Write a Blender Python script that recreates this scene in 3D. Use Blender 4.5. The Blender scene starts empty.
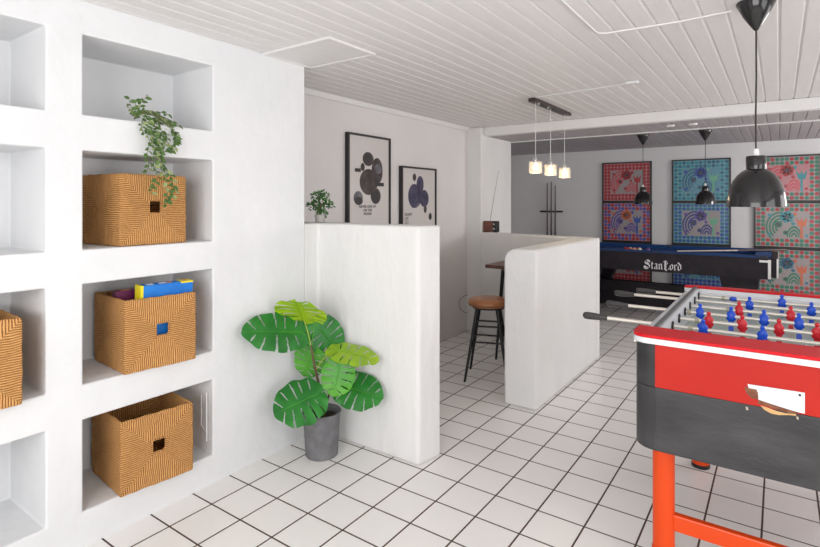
import bpy, bmesh, math, random
from math import sin, cos, pi, radians as R
from mathutils import Vector, Matrix
random.seed(7)
S = bpy.context.scene
COL = S.collection

# ------------------------------------------------------------------ camera
YAW, FPX, CX, CYH, EYE = -.6211, 525.88, 403.0, 202.96, 1.3766
cam = bpy.data.objects.new('camera', bpy.data.cameras.new('camera'))
COL.objects.link(cam)
cam.location = (0, 0, EYE)
cam.rotation_euler = (pi / 2, 0, -YAW)
cam.data.sensor_width = 36
cam.data.lens = FPX / 820 * 36
cam.data.shift_x = (410 - CX) / 820
cam.data.shift_y = (CYH - 273.5) / 820
cam.data.clip_start = .05
S.camera = cam

# ------------------------------------------------------------------ world, lights, exposure
w = bpy.data.worlds.new('world'); S.world = w; w.use_nodes = True
w.node_tree.nodes['Background'].inputs[0].default_value = (.92, .95, 1, 1)
w.node_tree.nodes['Background'].inputs[1].default_value = .35
S.view_settings.view_transform = 'Standard'
S.view_settings.look = 'None'
S.view_settings.gamma = 1
S.view_settings.use_curve_mapping = False
S.view_settings.exposure = 0.13


def area(name, loc, rot, sx, sy, power, color):
    l = bpy.data.lights.new(name, 'AREA')
    l.shape = 'RECTANGLE'; l.size = sx; l.size_y = sy; l.energy = power; l.color = color
    o = bpy.data.objects.new(name, l); COL.objects.link(o)
    o.location = loc; o.rotation_euler = rot
    return o


# daylight standing in the window openings (right wall near, near wall, right wall far), plus an added middle fill
area('daylight_right', (2.56, .55, 1.30), (0, R(90), 0), 1.3, 2.5, 38, (1.0, .985, .98))
area('daylight_near', (-.1, -1.66, 1.35), (R(90), 0, 0), 2.7, 1.3, 68, (1.0, .985, .975))
area('fill_middle', (2.56, 4.1, 1.35), (0, R(90), 0), 1.2, 1.7, 20, (1.0, .97, .95))  # added fill light to brighten the middle of the room
area('daylight_far', (2.56, 6.6, 1.72), (0, R(76), 0), .6, 1.4, 46, (1.0, .965, .96))

# ------------------------------------------------------------------ pixel helpers for measuring from the photograph
_s, _c = sin(YAW), cos(YAW)


def ray(u, v):
    r = (u - CX) / FPX; z = -(v - CYH) / FPX
    return Vector((_c * r + _s, -_s * r + _c, z))


def PX(u, v, X): d = ray(u, v); return Vector((0, 0, EYE)) + d * (X / d.x)
def PY(u, v, Y): d = ray(u, v); return Vector((0, 0, EYE)) + d * (Y / d.y)
def PZ(u, v, Z): d = ray(u, v); return Vector((0, 0, EYE)) + d * ((Z - EYE) / d.z)
def PD(u, v, D): return Vector((0, 0, EYE)) + ray(u, v) * D


# ------------------------------------------------------------------ materials
def mat(name, color, rough=.5, metal=0, spec=.5, coat=0, emit=None, estr=0, alpha=1, trans=0):
    m = bpy.data.materials.new(name); m.use_nodes = True
    b = m.node_tree.nodes['Principled BSDF']
    b.inputs['Base Color'].default_value = (*color, 1)
    b.inputs['Roughness'].default_value = rough
    b.inputs['Metallic'].default_value = metal
    b.inputs['Specular IOR Level'].default_value = spec
    b.inputs['Coat Weight'].default_value = coat
    b.inputs['Alpha'].default_value = alpha
    b.inputs['Transmission Weight'].default_value = trans
    if emit:
        b.inputs['Emission Color'].default_value = (*emit, 1)
        b.inputs['Emission Strength'].default_value = estr
    return m


def N(m, t, **k):
    n = m.node_tree.nodes.new(t)
    for a, v in k.items(): setattr(n, a, v)
    return n


def L(m, a, b): m.node_tree.links.new(a, b)


def noisy(name, c1, c2, scale=8, rough=.5, bump=0, bscale=60, metal=0, detail=4, stretch=(1, 1, 1), coat=0, spec=.5, dist=.01):
    """two-tone noise colour + optional noise bump, object coordinates"""
    m = mat(name, c1, rough, metal, spec, coat)
    b = m.node_tree.nodes['Principled BSDF']
    tc = N(m, 'ShaderNodeTexCoord'); mp = N(m, 'ShaderNodeMapping')
    mp.inputs['Scale'].default_value = stretch
    L(m, tc.outputs['Object'], mp.inputs[0])
    nz = N(m, 'ShaderNodeTexNoise'); nz.inputs['Scale'].default_value = scale; nz.inputs['Detail'].default_value = detail
    L(m, mp.outputs[0], nz.inputs['Vector'])
    cr = N(m, 'ShaderNodeValToRGB')
    cr.color_ramp.elements[0].position = .35; cr.color_ramp.elements[0].color = (*c1, 1)
    cr.color_ramp.elements[1].position = .65; cr.color_ramp.elements[1].color = (*c2, 1)
    L(m, nz.outputs['Fac'], cr.inputs[0]); L(m, cr.outputs[0], b.inputs['Base Color'])
    if bump:
        n2 = N(m, 'ShaderNodeTexNoise'); n2.inputs['Scale'].default_value = bscale; n2.inputs['Detail'].default_value = 3
        L(m, mp.outputs[0], n2.inputs['Vector'])
        bp = N(m, 'ShaderNodeBump'); bp.inputs['Strength'].default_value = bump; bp.inputs['Distance'].default_value = dist
        L(m, n2.outputs['Fac'], bp.inputs['Height']); L(m, bp.outputs[0], b.inputs['Normal'])
    return m


M = {}
M['plaster'] = noisy('white_plaster', (.76, .77, .785), (.79, .80, .81), 3, .85, .35, 9, dist=.02)
M['plaster_rough'] = noisy('brushed_white_plaster', (.755, .755, .75), (.79, .79, .785), 5, .85, .5, 22, stretch=(1, 1, .35), dist=.012)
M['plaster_warm'] = noisy('hall_plaster', (.70, .68, .68), (.73, .71, .71), 2, .9, .25, 12, dist=.01)
M['far_paint'] = noisy('grey_wall_paint', (.76, .755, .76), (.79, .785, .79), 1.5, .85, .15, 20)
M['white_trim'] = mat('white_trim_paint', (.82, .82, .82), .5)
M['white_plastic'] = mat('white_plastic', (.8, .8, .8), .4)
M['black'] = mat('black_lacquer', (.012, .012, .013), .45)
M['black_gloss'] = mat('black_enamel', (.012, .011, .012), .14, spec=.4, coat=.2)
M['black_metal'] = mat('black_metal', (.02, .02, .022), .4, .3)
M['cord_black'] = mat('black_cord', (.02, .018, .018), .6)
M['shade_inner'] = mat('shade_inner_white', (.75, .74, .70), .5)
M['frame_black'] = mat('black_frame', (.018, .016, .018), .4)


def ceiling_mat():
    m = noisy('white_ceiling_boards', (.79, .775, .77), (.82, .805, .80), 3, .55, .06, 60, stretch=(12, 1, 1))
    return m


M['ceiling'] = ceiling_mat()


def tile_mat():
    m = mat('white_floor_tiles', (.7, .7, .67), .28, spec=.4)
    b = m.node_tree.nodes['Principled BSDF']
    tc = N(m, 'ShaderNodeTexCoord'); mp = N(m, 'ShaderNodeMapping')
    mp.inputs['Location'].default_value = (-.145, -.0114, 0)
    L(m, tc.outputs['Object'], mp.inputs[0])
    br = N(m, 'ShaderNodeTexBrick', offset=0, squash=1)
    br.inputs['Scale'].default_value = 1
    br.inputs['Brick Width'].default_value = .205; br.inputs['Row Height'].default_value = .205
    br.inputs['Mortar Size'].default_value = .0040; br.inputs['Mortar Smooth'].default_value = .08
    br.inputs['Color1'].default_value = (.90, .88, .86, 1); br.inputs['Color2'].default_value = (.93, .915, .90, 1)
    br.inputs['Mortar'].default_value = (.085, .05, .035, 1)
    L(m, mp.outputs[0], br.inputs['Vector'])
    nz = N(m, 'ShaderNodeTexNoise'); nz.inputs['Scale'].default_value = 120; nz.inputs['Detail'].default_value = 4
    L(m, tc.outputs['Object'], nz.inputs['Vector'])
    mx = N(m, 'ShaderNodeMixRGB', blend_type='MULTIPLY'); mx.inputs[0].default_value = .06
    L(m, br.outputs['Color'], mx.inputs[1]); L(m, nz.outputs['Fac'], mx.inputs[2])
    L(m, mx.outputs[0], b.inputs['Base Color'])
    mr = N(m, 'ShaderNodeMapRange'); mr.inputs['To Min'].default_value = .30; mr.inputs['To Max'].default_value = .9
    L(m, br.outputs['Fac'], mr.inputs[0]); L(m, mr.outputs[0], b.inputs['Roughness'])
    bp = N(m, 'ShaderNodeBump', invert=True); bp.inputs['Distance'].default_value = .003; bp.inputs['Strength'].default_value = .8
    L(m, br.outputs['Fac'], bp.inputs['Height'])
    n3 = N(m, 'ShaderNodeTexNoise'); n3.inputs['Scale'].default_value = 14
    L(m, tc.outputs['Object'], n3.inputs['Vector'])
    b2 = N(m, 'ShaderNodeBump'); b2.inputs['Distance'].default_value = .003; b2.inputs['Strength'].default_value = .25
    L(m, n3.outputs['Fac'], b2.inputs['Height']); L(m, bp.outputs[0], b2.inputs['Normal'])
    L(m, b2.outputs[0], b.inputs['Normal'])
    return m


M['tiles'] = tile_mat()

BW, BD, BH = .315, .335, .307      # basket width (Y), depth (X), height


def basket_mat():
    """seagrass strands: each face split by its diagonals, strands run in two directions"""
    m = mat('woven_seagrass', (.55, .30, .12), .75, spec=.25)
    nt = m.node_tree; b = nt.nodes['Principled BSDF']
    tc = N(m, 'ShaderNodeTexCoord')
    sp = N(m, 'ShaderNodeSeparateXYZ'); L(m, tc.outputs['Object'], sp.inputs[0])
    sn = N(m, 'ShaderNodeSeparateXYZ'); L(m, tc.outputs['Normal'], sn.inputs[0])

    def mt(op, a, b_=None):
        n = N(m, 'ShaderNodeMath', operation=op)
        for i, x in enumerate((a, b_)):
            if x is None: continue
            if isinstance(x, (int, float)): n.inputs[i].default_value = x
            else: L(m, x, n.inputs[i])
        return n.outputs[0]
    x, y, z = sp.outputs; nx = mt('ABSOLUTE', sn.outputs[0]); ny = mt('ABSOLUTE', sn.outputs[1])
    facex = mt('GREATER_THAN', nx, ny)           # 1 on front/back
    u = mt('ADD', mt('MULTIPLY', facex, mt('DIVIDE', y, BW / 2)), mt('MULTIPLY', mt('SUBTRACT', 1, facex), mt('DIVIDE', x, BD / 2)))
    v = mt('DIVIDE', mt('SUBTRACT', z, BH / 2), BH / 2)
    nzw = N(m, 'ShaderNodeTexNoise'); nzw.inputs['Scale'].default_value = 9; nzw.inputs['Detail'].default_value = 2
    L(m, tc.outputs['Object'], nzw.inputs['Vector'])
    wob = mt('MULTIPLY', mt('SUBTRACT', nzw.outputs['Fac'], .5), .16)
    horiz = mt('GREATER_THAN', mt('ABSOLUTE', u), mt('ABSOLUTE', v))   # left/right triangles: horizontal strands
    coord = mt('ADD', mt('MULTIPLY', horiz, v), mt('MULTIPLY', mt('SUBTRACT', 1, horiz), u))
    coord = mt('ADD', coord, wob)
    wave = mt('ABSOLUTE', mt('SINE', mt('MULTIPLY', coord, 56)))
    nz = N(m, 'ShaderNodeTexNoise'); nz.inputs['Scale'].default_value = 70; nz.inputs['Detail'].default_value = 3
    L(m, tc.outputs['Object'], nz.inputs['Vector'])
    h = mt('ADD', mt('MULTIPLY', wave, .8), mt('MULTIPLY', nz.outputs['Fac'], .5))
    cr = N(m, 'ShaderNodeValToRGB')
    e = cr.color_ramp.elements
    e[0].position = .22; e[0].color = (.36, .145, .036, 1)
    e[1].position = 1.0; e[1].color = (.76, .41, .155, 1)
    k = e.new(.6); k.color = (.60, .275, .082, 1)
    L(m, h, cr.inputs[0]); L(m, cr.outputs[0], b.inputs['Base Color'])
    bp = N(m, 'ShaderNodeBump'); bp.inputs['Distance'].default_value = .007; bp.inputs['Strength'].default_value = 1.0
    L(m, h, bp.inputs['Height']); L(m, bp.outputs[0], b.inputs['Normal'])
    return m


M['seagrass'] = basket_mat()


# ------------------------------------------------------------------ mesh builder
class MB:
    def __init__(s): s.v = []; s.f = []; s.mi = []

    def add(s, vs, fs, mi=0):
        o = len(s.v); s.v += [Vector(p) for p in vs]
        s.f += [tuple(i + o for i in f) for f in fs]; s.mi += [mi] * len(fs)
        return s

    def box(s, x0, x1, y0, y1, z0, z1, mi=0):
        return s.add([(x0, y0, z0), (x1, y0, z0), (x1, y1, z0), (x0, y1, z0), (x0, y0, z1), (x1, y0, z1), (x1, y1, z1), (x0, y1, z1)],
                     [(0, 3, 2, 1), (4, 5, 6, 7), (0, 1, 5, 4), (1, 2, 6, 5), (2, 3, 7, 6), (3, 0, 4, 7)], mi)

    def prism(s, pts, h0, h1, axis='z', mi=0):
        n = len(pts)
        def P(a, b, h): return {'z': (a, b, h), 'y': (a, h, b), 'x': (h, a, b)}[axis]
        vs = [P(a, b, h0) for a, b in pts] + [P(a, b, h1) for a, b in pts]
        fs = [tuple(range(n))[::-1], tuple(range(n, 2 * n))] + [(i, (i + 1) % n, n + (i + 1) % n, n + i) for i in range(n)]
        return s.add(vs, fs, mi)

    def tube(s, pts, r, seg=8, mi=0, cap=True):
        pts = [Vector(p) for p in pts]; n = len(pts)
        rs = r if isinstance(r, (list, tuple)) else [r] * n
        base = len(s.v); up = None; vs = []
        for i, p in enumerate(pts):
            t = (pts[min(i + 1, n - 1)] - pts[max(i - 1, 0)])
            t = t.normalized() if t.length > 1e-9 else Vector((0, 0, 1))
            if up is None: up = t.orthogonal().normalized()
            up = (up - t * up.dot(t)); up = up.normalized() if up.length > 1e-6 else t.orthogonal().normalized()
            q = t.cross(up)
            for k in range(seg):
                a = 2 * pi * k / seg
                vs.append(p + (up * cos(a) + q * sin(a)) * rs[i])
        fs = [(i * seg + k, i * seg + (k + 1) % seg, (i + 1) * seg + (k + 1) % seg, (i + 1) * seg + k) for i in range(n - 1) for k in range(seg)]
        if cap: fs += [tuple(range(seg))[::-1], tuple((n - 1) * seg + k for k in range(seg))]
        return s.add(vs, fs, mi)

    def lathe(s, prof, c=(0, 0, 0), seg=32, mi=0, axis='z', sx=1, sy=1):
        """prof: (r, h) list; closed at r==0"""
        vs = []; fs = []; idx = []
        for r, h in prof:
            if r < 1e-6: idx.append([len(vs)]); vs.append((0, 0, h))
            else:
                idx.append(list(range(len(vs), len(vs) + seg)))
                vs += [(r * cos(2 * pi * k / seg) * sx, r * sin(2 * pi * k / seg) * sy, h) for k in range(seg)]
        for a, b in zip(idx, idx[1:]):
            for k in range(seg):
                k2 = (k + 1) % seg
                if len(a) == 1 and len(b) == 1: continue
                if len(a) == 1: fs.append((a[0], b[k2], b[k]))
                elif len(b) == 1: fs.append((a[k], a[k2], b[0]))
                else: fs.append((a[k], a[k2], b[k2], b[k]))
        if axis == 'x': vs = [(h, x, y) for x, y, h in vs]
        if axis == 'y': vs = [(x, h, y) for x, y, h in vs]
        vs = [Vector(v) + Vector(c) for v in vs]
        return s.add(vs, fs, mi)

    def build(s, name, m, parent=None, smooth=False, bevel=0, bseg=2, loc=None, angle=30):
        me = bpy.data.meshes.new(name)
        me.from_pydata([tuple(v) for v in s.v], [], s.f)
        ms = m if isinstance(m, (list, tuple)) else [m]
        for x in ms: me.materials.append(M[x] if isinstance(x, str) else x)
        for p, i in zip(me.polygons, s.mi): p.material_index = i
        bm = bmesh.new(); bm.from_mesh(me)
        bmesh.ops.recalc_face_normals(bm, faces=bm.faces[:])
        bm.to_mesh(me); bm.free()
        if smooth:
            me.shade_smooth()
            me.set_sharp_from_angle(angle=R(angle + 10))
        o = bpy.data.objects.new(name, me); COL.objects.link(o)
        if parent: o.parent = parent
        if loc: o.location = loc
        if bevel:
            b = o.modifiers.new('bevel', 'BEVEL'); b.width = bevel; b.segments = bseg; b.limit_method = 'ANGLE'; b.angle_limit = R(40)
            b.harden_normals = False
        return o


def thing(name, label, cat, loc=(0, 0, 0), rz=0, group=None):
    o = bpy.data.objects.new(name, None); COL.objects.link(o)
    o.empty_display_size = .05
    o.location = loc; o.rotation_euler = (0, 0, rz)
    o['label'] = label; o['category'] = cat
    if group: o['group'] = group
    return o


def tag(o, label, cat, group=None):
    o['label'] = label; o['category'] = cat
    if group: o['group'] = group
    return o


def struct(o): o['kind'] = 'structure'; return o


def copy_tree(o, parent=None):
    kids = list(o.children)
    c = o.copy(); COL.objects.link(c); c.parent = parent
    for ch in kids: copy_tree(ch, c)
    return c


def text_mesh(body, size, align='CENTER', thick=.0006):
    cu = bpy.data.curves.new('lettering', 'FONT'); cu.body = body; cu.size = size; cu.align_x = align
    cu.extrude = thick; cu.resolution_u = 3; cu.space_line = .95
    o = bpy.data.objects.new('lettering', cu); COL.objects.link(o)
    dg = bpy.context.evaluated_depsgraph_get()
    me = bpy.data.meshes.new_from_object(o.evaluated_get(dg))
    bpy.data.objects.remove(o); bpy.data.curves.remove(cu)
    return me


# ================================================================== STRUCTURE
CH = 2.185
# floor
f = MB(); f.box(-4.25, 2.75, -1.85, 8.5, -.05, 0)
struct(f.build('floor', 'tiles'))


# ceiling boards: grooved profile running along Y
def boards(x0, x1, y0, y1, z, pitch=.09, top=.06):
    prof = []
    k = math.ceil(x0 / pitch); xs = []
    prof.append((x0, z))
    while k * pitch < x1:
        x = k * pitch
        if x - x0 > .01 and x1 - x > .01:
            prof += [(x - .008, z), (x - .0015, z + .0075), (x + .0015, z + .0075), (x + .008, z)]
        k += 1
    prof.append((x1, z))
    n = len(prof)
    vs = [(x, y0, h) for x, h in prof] + [(x, y1, h) for x, h in prof] + [(x0, y0, z + top), (x1, y0, z + top), (x0, y1, z + top), (x1, y1, z + top)]
    fs = [(i, i + 1, n + i + 1, n + i) for i in range(n - 1)]
    a = 2 * n
    fs += [(a, a + 1, a + 3, a + 2), tuple([a] + list(range(n)) + [a + 1]), tuple([a + 2] + list(range(n, 2 * n)) + [a + 3]),
           (a, 0, n, a + 2), (a + 1, n - 1, 2 * n - 1, a + 3)]
    return MB().add(vs, fs)


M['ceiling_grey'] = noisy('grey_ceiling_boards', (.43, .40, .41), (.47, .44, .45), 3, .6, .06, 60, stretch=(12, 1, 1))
struct(boards(-4.25, 2.75, -1.85, 5.10, CH).build('ceiling', 'ceiling'))
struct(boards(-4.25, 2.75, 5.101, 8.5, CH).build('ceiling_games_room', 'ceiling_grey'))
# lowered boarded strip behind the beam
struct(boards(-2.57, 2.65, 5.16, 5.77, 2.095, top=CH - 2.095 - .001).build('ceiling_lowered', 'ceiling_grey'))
# beam and the slim white lip behind it
b = MB(); b.box(-2.57, 2.65, 5.08, 5.16, 2.092, CH - .001)
struct(b.build('trim_1', 'white_trim', bevel=.006))
b = MB(); b.box(-2.57, 2.65, 5.771, 5.79, 2.085, CH - .001)
struct(b.build('trim_2', 'white_trim'))
# crown moulding on the hall wall
b = MB(); b.prism([(-2.739, CH - .035), (-2.725, CH - .035), (-2.705, CH - .01), (-2.70, CH - .001), (-2.739, CH - .001)], 2.17, 5.02, axis='y')
struct(b.build('trim_3', 'white_trim'))

# niche wall ------------------------------------------------------
WX, NB = -2.26, -2.615
ys = [-1.75, .241, .833, .964, 1.556, 2.165]
zs = [0, .143, .510, .650, 1.052, 1.190, 1.586, 1.730, 2.050, CH - .001]
v = MB()
for i in range(len(ys) - 1):
    for j in range(len(zs) - 1):
        y0, y1, z0, z1 = ys[i], ys[i + 1], zs[j], zs[j + 1]
        q = [(WX, y0, z0), (WX, y1, z0), (WX, y1, z1), (WX, y0, z1)]
        if i in (1, 3) and j in (1, 3, 5, 7):
            r = [(NB, a, c) for _, a, c in q]
            v.add(q + r, [(4, 5, 6, 7), (0, 1, 5, 4), (1, 2, 6, 5), (2, 3, 7, 6), (3, 0, 4, 7)])
        else:
            v.add(q, [(0, 1, 2, 3)])
Y0, Y1, ZT = ys[0], ys[-1], zs[-1]
# ends, top and back of the block
v.add([(WX, Y1, 0), (-2.74, Y1, 0), (-2.74, Y1, ZT), (WX, Y1, ZT)], [(0, 1, 2, 3)])
v.add([(WX, Y0, 0), (-2.74, Y0, 0), (-2.74, Y0, ZT), (WX, Y0, ZT)], [(0, 1, 2, 3)])
v.add([(-2.74, Y0, 0), (-2.74, Y1, 0), (-2.74, Y1, ZT), (-2.74, Y0, ZT)], [(0, 1, 2, 3)])
o = v.build('wall_left', 'plaster')
bm = bmesh.new(); bm.from_mesh(o.data)
bmesh.ops.remove_doubles(bm, verts=bm.verts[:], dist=1e-4)
bmesh.ops.recalc_face_normals(bm, faces=bm.faces[:])
# open niches only: dissolve nothing, bevel the sharp plaster edges
bm.to_mesh(o.data); bm.free()
bv = o.modifiers.new('bevel', 'BEVEL'); bv.width = .007; bv.segments = 3; bv.limit_method = 'ANGLE'; bv.angle_limit = R(50)
struct(o)

# hall wall with the two pictures
b = MB(); b.box(-2.90, -2.741, -1.85, 5.02, 0, CH - .001)
struct(b.build('wall_left_hall', 'plaster_warm'))
# pilaster block and return wall towards the games room
b = MB(); b.box(-4.25, -2.572, 5.021, 5.79, 0, CH - .001)
struct(b.build('wall_left_pier', 'plaster_rough', bevel=.01))
b = MB(); b.box(-4.25, -4.15, 5.80, 8.35, 0, CH - .001)
struct(b.build('wall_left_games_room', 'far_paint'))
b = MB(); b.box(-4.25, 2.75, 8.351, 8.5, 0, CH - .001)
struct(b.build('wall_far', 'far_paint'))


# walls with window openings behind and right of the camera
def wall_holes(axis, at0, at1, a0, a1, holes, name, mt='plaster'):
    m = MB()
    def bx(p, q, z0, z1):
        if q - p < 1e-4 or z1 - z0 < 1e-4: return
        if axis == 'x': m.box(at0, at1, p, q, z0, z1)
        else: m.box(p, q, at0, at1, z0, z1)
    cur = a0
    for (p, q, z0, z1) in holes:
        bx(cur, p, 0, CH - .001); bx(p, q, 0, z0); bx(p, q, z1, CH - .001); cur = q
    bx(cur, a1, 0, CH - .001)
    return struct(m.build(name, mt))


wall_holes('x', 2.62, 2.75, -1.74, 8.35, [(-.75, 1.85, .62, 1.98), (3.2, 5.0, .7, 1.98), (5.85, 7.35, 1.38, 2.06)], 'wall_right')  # middle opening is made up, for the added fill light
wall_holes('y', -1.85, -1.75, -2.73, 2.75, [(-1.5, 1.3, .65, 2.0)], 'wall_near')


def window(name, axis, at, a0, a1, z0, z1, n):
    m = MB(); t = .045
    def bx(p, q, c0, c1):
        if axis == 'x': m.box(at, at + .06, p, q, c0, c1)
        else: m.box(p, q, at, at + .06, c0, c1)
    bx(a0, a1, z0, z0 + t); bx(a0, a1, z1 - t, z1)
    for k in range(n + 1):
        p = a0 + (a1 - a0 - t) * k / n; bx(p, p + t, z0 + t, z1 - t)
    return struct(m.build(name, 'white_trim'))


window('window_1', 'x', 2.66, -.75, 1.85, .62, 1.98, 3)
window('window_2', 'x', 2.66, 5.85, 7.35, 1.38, 2.06, 2)
window('window_added', 'x', 2.66, 3.2, 5.0, .7, 1.98, 2)  # unseen window, added only to go with the middle fill light
window('window_3', 'y', -1.83, -1.5, 1.3, .65, 2.0, 3)


# low plastered walls --------------------------------------------
def rounded_profile(x0, x1, z1, rl, rr, n=6):
    pts = [(x0, 0)]
    for k in range(n + 1):
        a = pi - pi / 2 * k / n; pts.append((x0 + rl + rl * cos(a), z1 - rl + rl * sin(a)))
    for k in range(n + 1):
        a = pi / 2 - pi / 2 * k / n; pts.append((x1 - rr + rr * cos(a), z1 - rr + rr * sin(a)))
    pts.append((x1, 0))
    return pts


# front low wall beside the niches (with its return in the plane of the niche wall)
def round_poly(pts, r, n=4):
    out = []
    for i, p in enumerate(pts):
        a = Vector(pts[i - 1]); b_ = Vector(p); c = Vector(pts[(i + 1) % len(pts)])
        rr = r[i] if isinstance(r, (list, tuple)) else r
        if rr == 0: out.append(tuple(b_)); continue
        d1 = (a - b_).normalized(); d2 = (c - b_).normalized()
        P0 = b_ + d1 * rr; P1 = b_ + d2 * rr
        for k in range(n + 1):
            t = k / n
            out.append(tuple(P0 * (1 - t) ** 2 + b_ * 2 * t * (1 - t) + P1 * t * t))
    return out


b = MB(); b.prism(round_poly([(-2.739, 2.167), (-2.262, 2.167), (-2.262, 2.281), (-1.533, 2.281), (-1.50, 2.455), (-2.739, 2.455)], [0, 0, .02, .022, .022, 0]), 0, 1.255)
o = b.build('wall_low_front', 'plaster_rough', bevel=.014, bseg=3); o.modifiers[0].angle_limit = R(60); struct(o)
# booth: arm towards the camera and the back leg
b = MB(); b.prism(rounded_profile(-1.537, -1.302, 1.066, .085, .028), 3.335, 4.745, axis='y')
o = b.build('wall_low_arm', 'plaster_rough', bevel=.018, bseg=3); o.modifiers[0].angle_limit = R(60); struct(o)
b = MB(); b.prism([(-2.571, 5.0), (-1.537, 4.746), (-1.302, 4.746), (-1.302, 4.84), (-2.571, 5.15)], 0, 1.066)
struct(b.build('wall_low_back', 'plaster_rough', bevel=.012))

# ================================================================== CEILING THINGS
# hatch
t = thing('ceiling_hatch', 'square white panel set in the boarded ceiling above the plant corner', 'hatch', (-2.02, 2.04, CH))
b = MB(); b.box(-.225, .235, -.165, .165, -.009, -.001); b.build('panel', 'ceiling', t)
b = MB()
b.box(-.24, .25, -.18, -.165, -.013, -.001); b.box(-.24, .25, .165, .18, -.013, -.001)
b.box(-.24, -.225, -.165, .165, -.013, -.001); b.box(.235, .25, -.165, .165, -.013, -.001)
b.build('border_trim', 'ceiling', t)


def pendant(x, y, label, rim=1.362):
    t = thing('pendant_lamp', label, 'lamp', (x, y, CH - .001), group='black dome pendant lamps')
    c = MB(); c.lathe([(0, 0), (.068, 0), (.069, -.006), (.045, -.055), (.014, -.105), (.006, -.115), (0, -.115)], seg=40)
    c.build('ceiling_cup', 'black_gloss', t, smooth=True)
    zt = rim + .205 - CH
    c = MB(); c.tube([(0, 0, -.11), (.001, 0, -.3), (-.001, .001, -.45), (0, 0, zt + .01)], .0032, 8); c.build('cord', 'cord_black', t, smooth=True)
    c = MB(); c.lathe([(0, .028), (.008, .028), (.010, .02), (.010, .0), (0, .0)], (0, 0, zt), 20); k = c.build('socket', 'white_plastic', t, smooth=True)
    k['label'] = 'white cord grip'
    z0 = rim - CH
    outer = [(.1185, 0), (.1185, .004), (.117, .022), (.113, .048), (.105, .076), (.092, .104), (.074, .127), (.054, .142), (.040, .1485), (.0345, .151), (.0345, .160), (.0350, .2), (.033, .204), (0, .205)]
    inner = [(0, .198), (.031, .197), (.031, .150), (.05, .138), (.071, .123), (.089, .101), (.102, .074), (.110, .047), (.114, .022), (.1155, 0), (.1185, 0)]
    outer = [(r_ if h_ > .145 else .0345 + (r_ - .0345) * .80, h_) for r_, h_ in outer]
    inner = [(r_ if h_ > .145 else .031 + (r_ - .031) * .80, h_) for r_, h_ in inner]
    c = MB(); c.lathe(outer, (0, 0, z0), 56); c.build('lamp_shade', 'black_gloss', t, smooth=True)
    c = MB(); c.lathe(inner, (0, 0, z0), 56); c.build('shade_lining', 'shade_inner', t, smooth=True)
    c = MB(); c.lathe([(0, .15), (.014, .15), (.014, .115), (.027, .09), (.030, .07), (.024, .048), (.012, .036), (0, .034)], (0, 0, z0), 20)
    c.build('bulb', mat('unlit_bulb_glass', (.75, .74, .7), .2), t, smooth=True)
    return t


pendant(-.076, 2.542, 'large-looking black dome pendant hanging over the football table, nearest the camera')
pendant(-1.319, 6.75, 'small-looking black dome pendant over the pool table, in front of the red pictures')
pendant(-.668, 6.70, 'small-looking black dome pendant over the pool table, in front of the teal pictures')

# three-light cube fixture
t = thing('cube_pendant_bar', 'dark metal ceiling bar with three lit glass cubes on thin wires', 'lamp', (-1.545, 4.285, CH - .001))
M['bar_metal'] = mat('brushed_dark_nickel', (.10, .085, .08), .3, .9)
M['chrome'] = mat('chrome', (.7, .7, .7), .15, 1)
c = MB(); c.box(-.03, .03, -.425, .425, -.028, 0); c.build('ceiling_plate', 'bar_metal', t, bevel=.003)
M['bubble_glass'] = mat('frosted_cube_glass', (.80, .78, .76), .15, alpha=.34)
M['lit_bulb'] = mat('lit_bulb', (1, .8, .5), .4, emit=(1, .70, .36), estr=9)
for i, (yy, zc) in enumerate(((-.35, 1.655), (-.02, 1.652), (.33, 1.645))):
    z0 = zc - CH
    c = MB(); c.tube([(0, yy, -.028), (0, yy, z0 + .05)], .0022, 6); w_ = c.build('wire', 'white_plastic', t, smooth=True)
    c = MB(); c.lathe([(0, .075), (.014, .075), (.016, .07), (.016, .045), (0, .045)], (0, yy, z0), 20); c.build('lamp_holder', 'chrome', t, smooth=True)
    c = MB(); c.box(-.041, .041, yy - .041, yy + .041, z0 - .046, z0 + .046); c.box(-.034, .034, yy - .034, yy + .034, z0 - .0455, z0 + .038)
    g = c.build('glass_cube', 'bubble_glass', t, bevel=.006)
    c = MB(); c.lathe([(0, .035), (.010, .035), (.012, .02), (.019, 0), (.015, -.018), (0, -.025)], (0, yy, z0), 16)
    c.build('bulb', 'lit_bulb', t, smooth=True)
    c = MB(); c.lathe([(0, -.028), (.009, -.028), (.009, -.036), (0, -.038)], (0, yy + (-.06 if i == 1 else .06), 0), 12)
    c.build('screw_cap', 'chrome', t, smooth=True)
    l = bpy.data.lights.new('cube_bulb', 'POINT'); l.energy = .9; l.color = (1, .75, .45); l.shadow_soft_size = .02
    lo = bpy.data.objects.new('cube_bulb', l); COL.objects.link(lo); lo.parent = t; lo.location = (0, yy, z0 - .075)

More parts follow.
